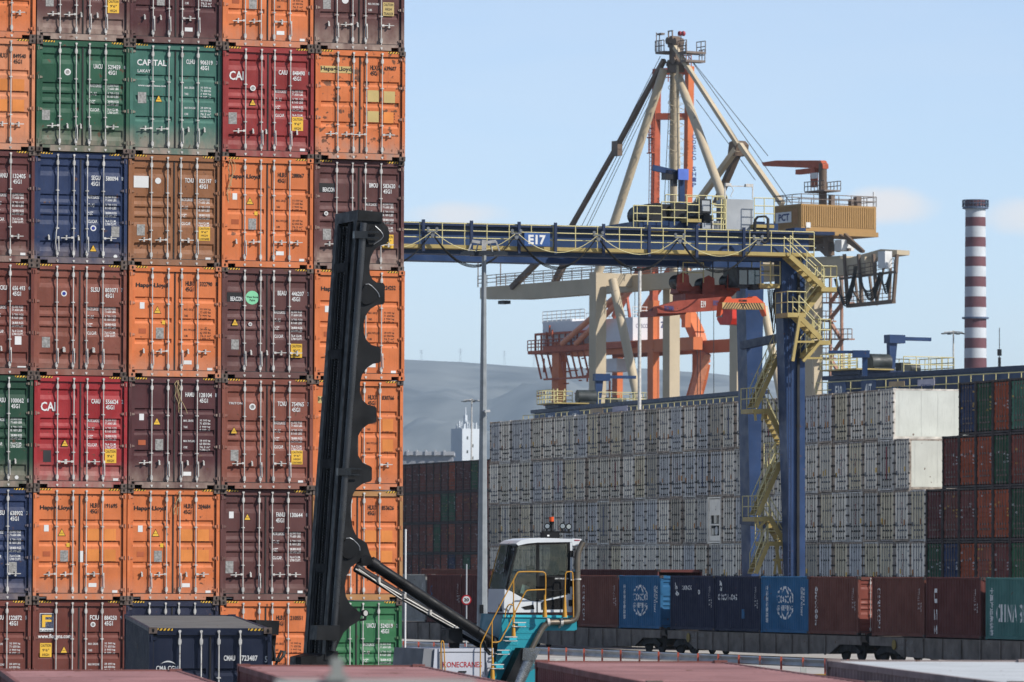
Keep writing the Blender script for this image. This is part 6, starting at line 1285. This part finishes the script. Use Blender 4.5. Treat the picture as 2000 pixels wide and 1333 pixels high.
# windscreen between near and far slanted posts
ws = MB(); a0, a1 = M(1010, 1065, 0), M(988, 1151, 0); a0b = a0 + Vector((0, CW, 0)); a1b = a1 + Vector((0, CW, 0)); ws.add([a0, a1, a1b, a0b], [(0, 3, 2, 1)]); ws.prism([a0 + Vector((.012, 0, 0)), a1 + Vector((.012, 0, 0)), a1b + Vector((.012, 0, 0)), a0b + Vector((.012, 0, 0))], (.006, 0, 0)); ws.build('windscreen', glf, cabb)
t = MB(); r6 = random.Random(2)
for k in range(9):                                          # cracks, plus glints of reflected light laid on as white slivers
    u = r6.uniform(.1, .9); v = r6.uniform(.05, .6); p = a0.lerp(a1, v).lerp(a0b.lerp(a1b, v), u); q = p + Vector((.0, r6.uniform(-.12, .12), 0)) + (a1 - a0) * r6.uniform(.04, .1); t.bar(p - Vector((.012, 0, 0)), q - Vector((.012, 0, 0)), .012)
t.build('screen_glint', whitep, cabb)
t = MB(); 
for dy in (.12, .2, .3): t.bar(a0.lerp(a0b, dy + .1) - Vector((.05, 0, 0)), a1.lerp(a1b, dy) - Vector((.06, 0, .5)), .018)
t.build('wiper', bm2, cabb)
t = quad('light_bar', bm, [(1062, 1040), (1093, 1040), (1093, 1051), (1063, 1051)], .3, .25, cabb); quad('light_bar', bm, [(1060, 1037), (1116, 1039), (1115, 1042), (1060, 1040)], .3, .06, cabb); quad('white_tag', whitep, [(1069, 1045), (1073, 1045), (1073, 1048), (1069, 1048)], .29, .01, cabb)
for px, py in ((1069, 1028), (1099, 1028), (1111, 1029)):
    p = M(px, py, .3); o = MB().disc(p, .07, (.4, 1, 0), .08, 16, .075).tube(p + Vector((0, .04, -.05)), p + Vector((0, .04, -.13)), .02).build('roof_lamp', bm, cabb); MB().disc(p - Vector((.004, .012, 0)), .05, (.4, 1, 0), .01, 14).build('lens', chrome, o)
p = M(1077, 1019, .3); q = M(1077, 1010, .3); MB().tube(p, q, .055, 14).build('beacon', paint('beacon amber', '#e0541c', .25, 0, .05, streak=0), cabb); MB().tube(M(1077, 1026, .3), p, .02, 12, .06).tube(M(1077, 1038, .3), M(1077, 1026, .3), .025).build('beacon_base', bm, cabb)
seat = quad('seat', bm2, [(1066, 1150), (1086, 1150), (1090, 1118), (1096, 1090), (1092, 1088), (1082, 1112), (1078, 1135), (1064, 1138)], .35, .45, cabb); quad('monitor', intr, [(1028, 1106), (1044, 1105), (1046, 1122), (1030, 1123)], .45, .05, cabb); quad('document_holder', paint('pale green board', '#a8ccc0', .5), [(1020, 1142), (1034, 1146), (1032, 1165), (1016, 1158)], .2, .02, cabb)
t = quad('door_lower_window', bm2, [(1057, 1178), (1062, 1175), (1104, 1166), (1106, 1184), (1102, 1190), (1058, 1191)], -.012, .014, cabb); quad('front_grille', bm2, [(1019, 1186), (1042, 1181), (1044, 1190), (1026, 1191)], -.012, .014, cabb); quad('door_seam', bm2, [(1048.6, 1174), (1049.4, 1174), (1049.4, 1197), (1048.6, 1197)], -.01, .012, cabb)
t = MB()
for px, py in ((1114, 1082), (1113, 1140), (1113, 1178)): a = M(px, py, -.02); t.box(a.x - .02, a.x + .06, -.05, 0, a.z - .07, a.z + .07)
t.build('hinge_plate', bm, cabb); t = MB(); q = M(1084, 1129, -.01); letters(t, 'SMV 7/8 ECC 90', q.x, q.z, .33, .035, lambda a, b: -.008, .02); t.build('marking', whitep, cabb)
# hand rails
def rail(pts, off=-.22, r=.0145, foot=None, name='handrail'):
    t = MB(); t.path([M(a, b, off) for a, b in smooth(pts, 1)], r, 8)
    if foot: a = M(foot[0], foot[1], off); t.tube(a, a + Vector((0, 0, .5)), .055, 10, .018)
    return t.build(name, ylr, hnd)
rail([(861, 1330), (861, 1256), (864, 1251), (867, 1256), (870, 1330)], -.15); rail([(938, 1400), (938, 1262), (940, 1256), (961, 1213), (1003, 1133), (1010, 1119), (1015, 1117), (1058, 1117), (1064, 1119), (1066, 1124), (1065, 1180), (1064, 1206)], foot=(1064, 1206))
rail([(961, 1213), (961, 1280), (962, 1400)], foot=(962, 1328)); rail([(961, 1255), (973, 1255), (979, 1251), (1024, 1160), (1028, 1154), (1034, 1153), (1065, 1152)]); rail([(1003, 1134), (1003, 1200), (1003, 1250)], foot=(1003, 1250)); rail([(986, 1206), (988, 1192), (992, 1183), (997, 1180), (1003, 1183), (1005, 1195), (1006, 1206)], -.1); rail([(1103, 1206), (1104, 1123), (1106, 1118), (1110, 1117), (1116, 1117), (1119, 1120), (1120, 1206)], foot=(1103, 1206))
rail([(985, 1060), (978, 1064), (972, 1080), (957, 1138), (956, 1146), (962, 1152)], CW + .1)
t = MB()
for z in (1126, 1152.5): t.path(sag(M(1066, z, -.22), M(1103, z - .5, -.22), .02, 6), .014, 6)
t.build('safety_chain', bm, hnd)
# exhaust
t = MB(); t.path([M(a, b, -.12) for a, b in smooth([(1139, 1059), (1131, 1074), (1128, 1088), (1127, 1150), (1128, 1196), (1124, 1210), (1112, 1215), (1085, 1216), (1072, 1216), (1062, 1224), (1054, 1236), (1036, 1272)], 2)], .068, 14); t.build('exhaust_pipe', exh, hnd); t = MB()
for px in (1070, 1096): a = M(px, 1216, -.12); t.disc(a - Vector((.03, 0, 0)), .09, (1, 0, 0), .06, 14).bar(a, a + Vector((0, .14, -.12)), .04)
a = M(1128, 1133, -.12); t.disc(a, .085, (0, 0, 1), .03, 14).bar(a, a - Vector((.16, 0, 0)), .03); t.build('pipe_clamp', galv, hnd)
t = MB(); t.tube(M(1036, 1275, -.3), M(1004, 1345, -.3), .17, 20); t.build('silencer', paint('silencer mesh steel', '#8a8c8c', .3, .8, .35, scale=14, streak=.4), hnd); quad('silencer_shield', bm, [(1018, 1266), (1026, 1266), (1002, 1345), (982, 1345)], -.45, .4)
quad('mesh_guard', paint('mesh guard', '#6c7072', .5, .5, .3, alpha=.45), [(1022, 1266), (1057, 1266), (1046, 1290), (1020, 1290)], -.5, .004)
# out of focus fence post close to the camera
fp = W(659, 1115, 600); t = empty('fence', (fp.x, fp.y, -.25), R(5), 'blurred pale fence post and rail close to the camera at the bottom edge', 'fence'); zt_ = W(659, 1285, 600).z + .25
fm_ = paint('fence pale paint', '#8c8f8a', .7, 0, .1)
MB().box(-.02, .02, -.02, .02, 0, zt_).build('post', fm_, t); MB().box(-.035, .035, -.03, .03, zt_ - .075, zt_ - .055).build('post_collar', fm_, t); r0_ = W(659, 1327, 600).z + .25; MB().box(-.2, .45, .0, .03, r0_ - .05, r0_).build('rail', paint('fence rail light', '#a9aaa6', .7), t)
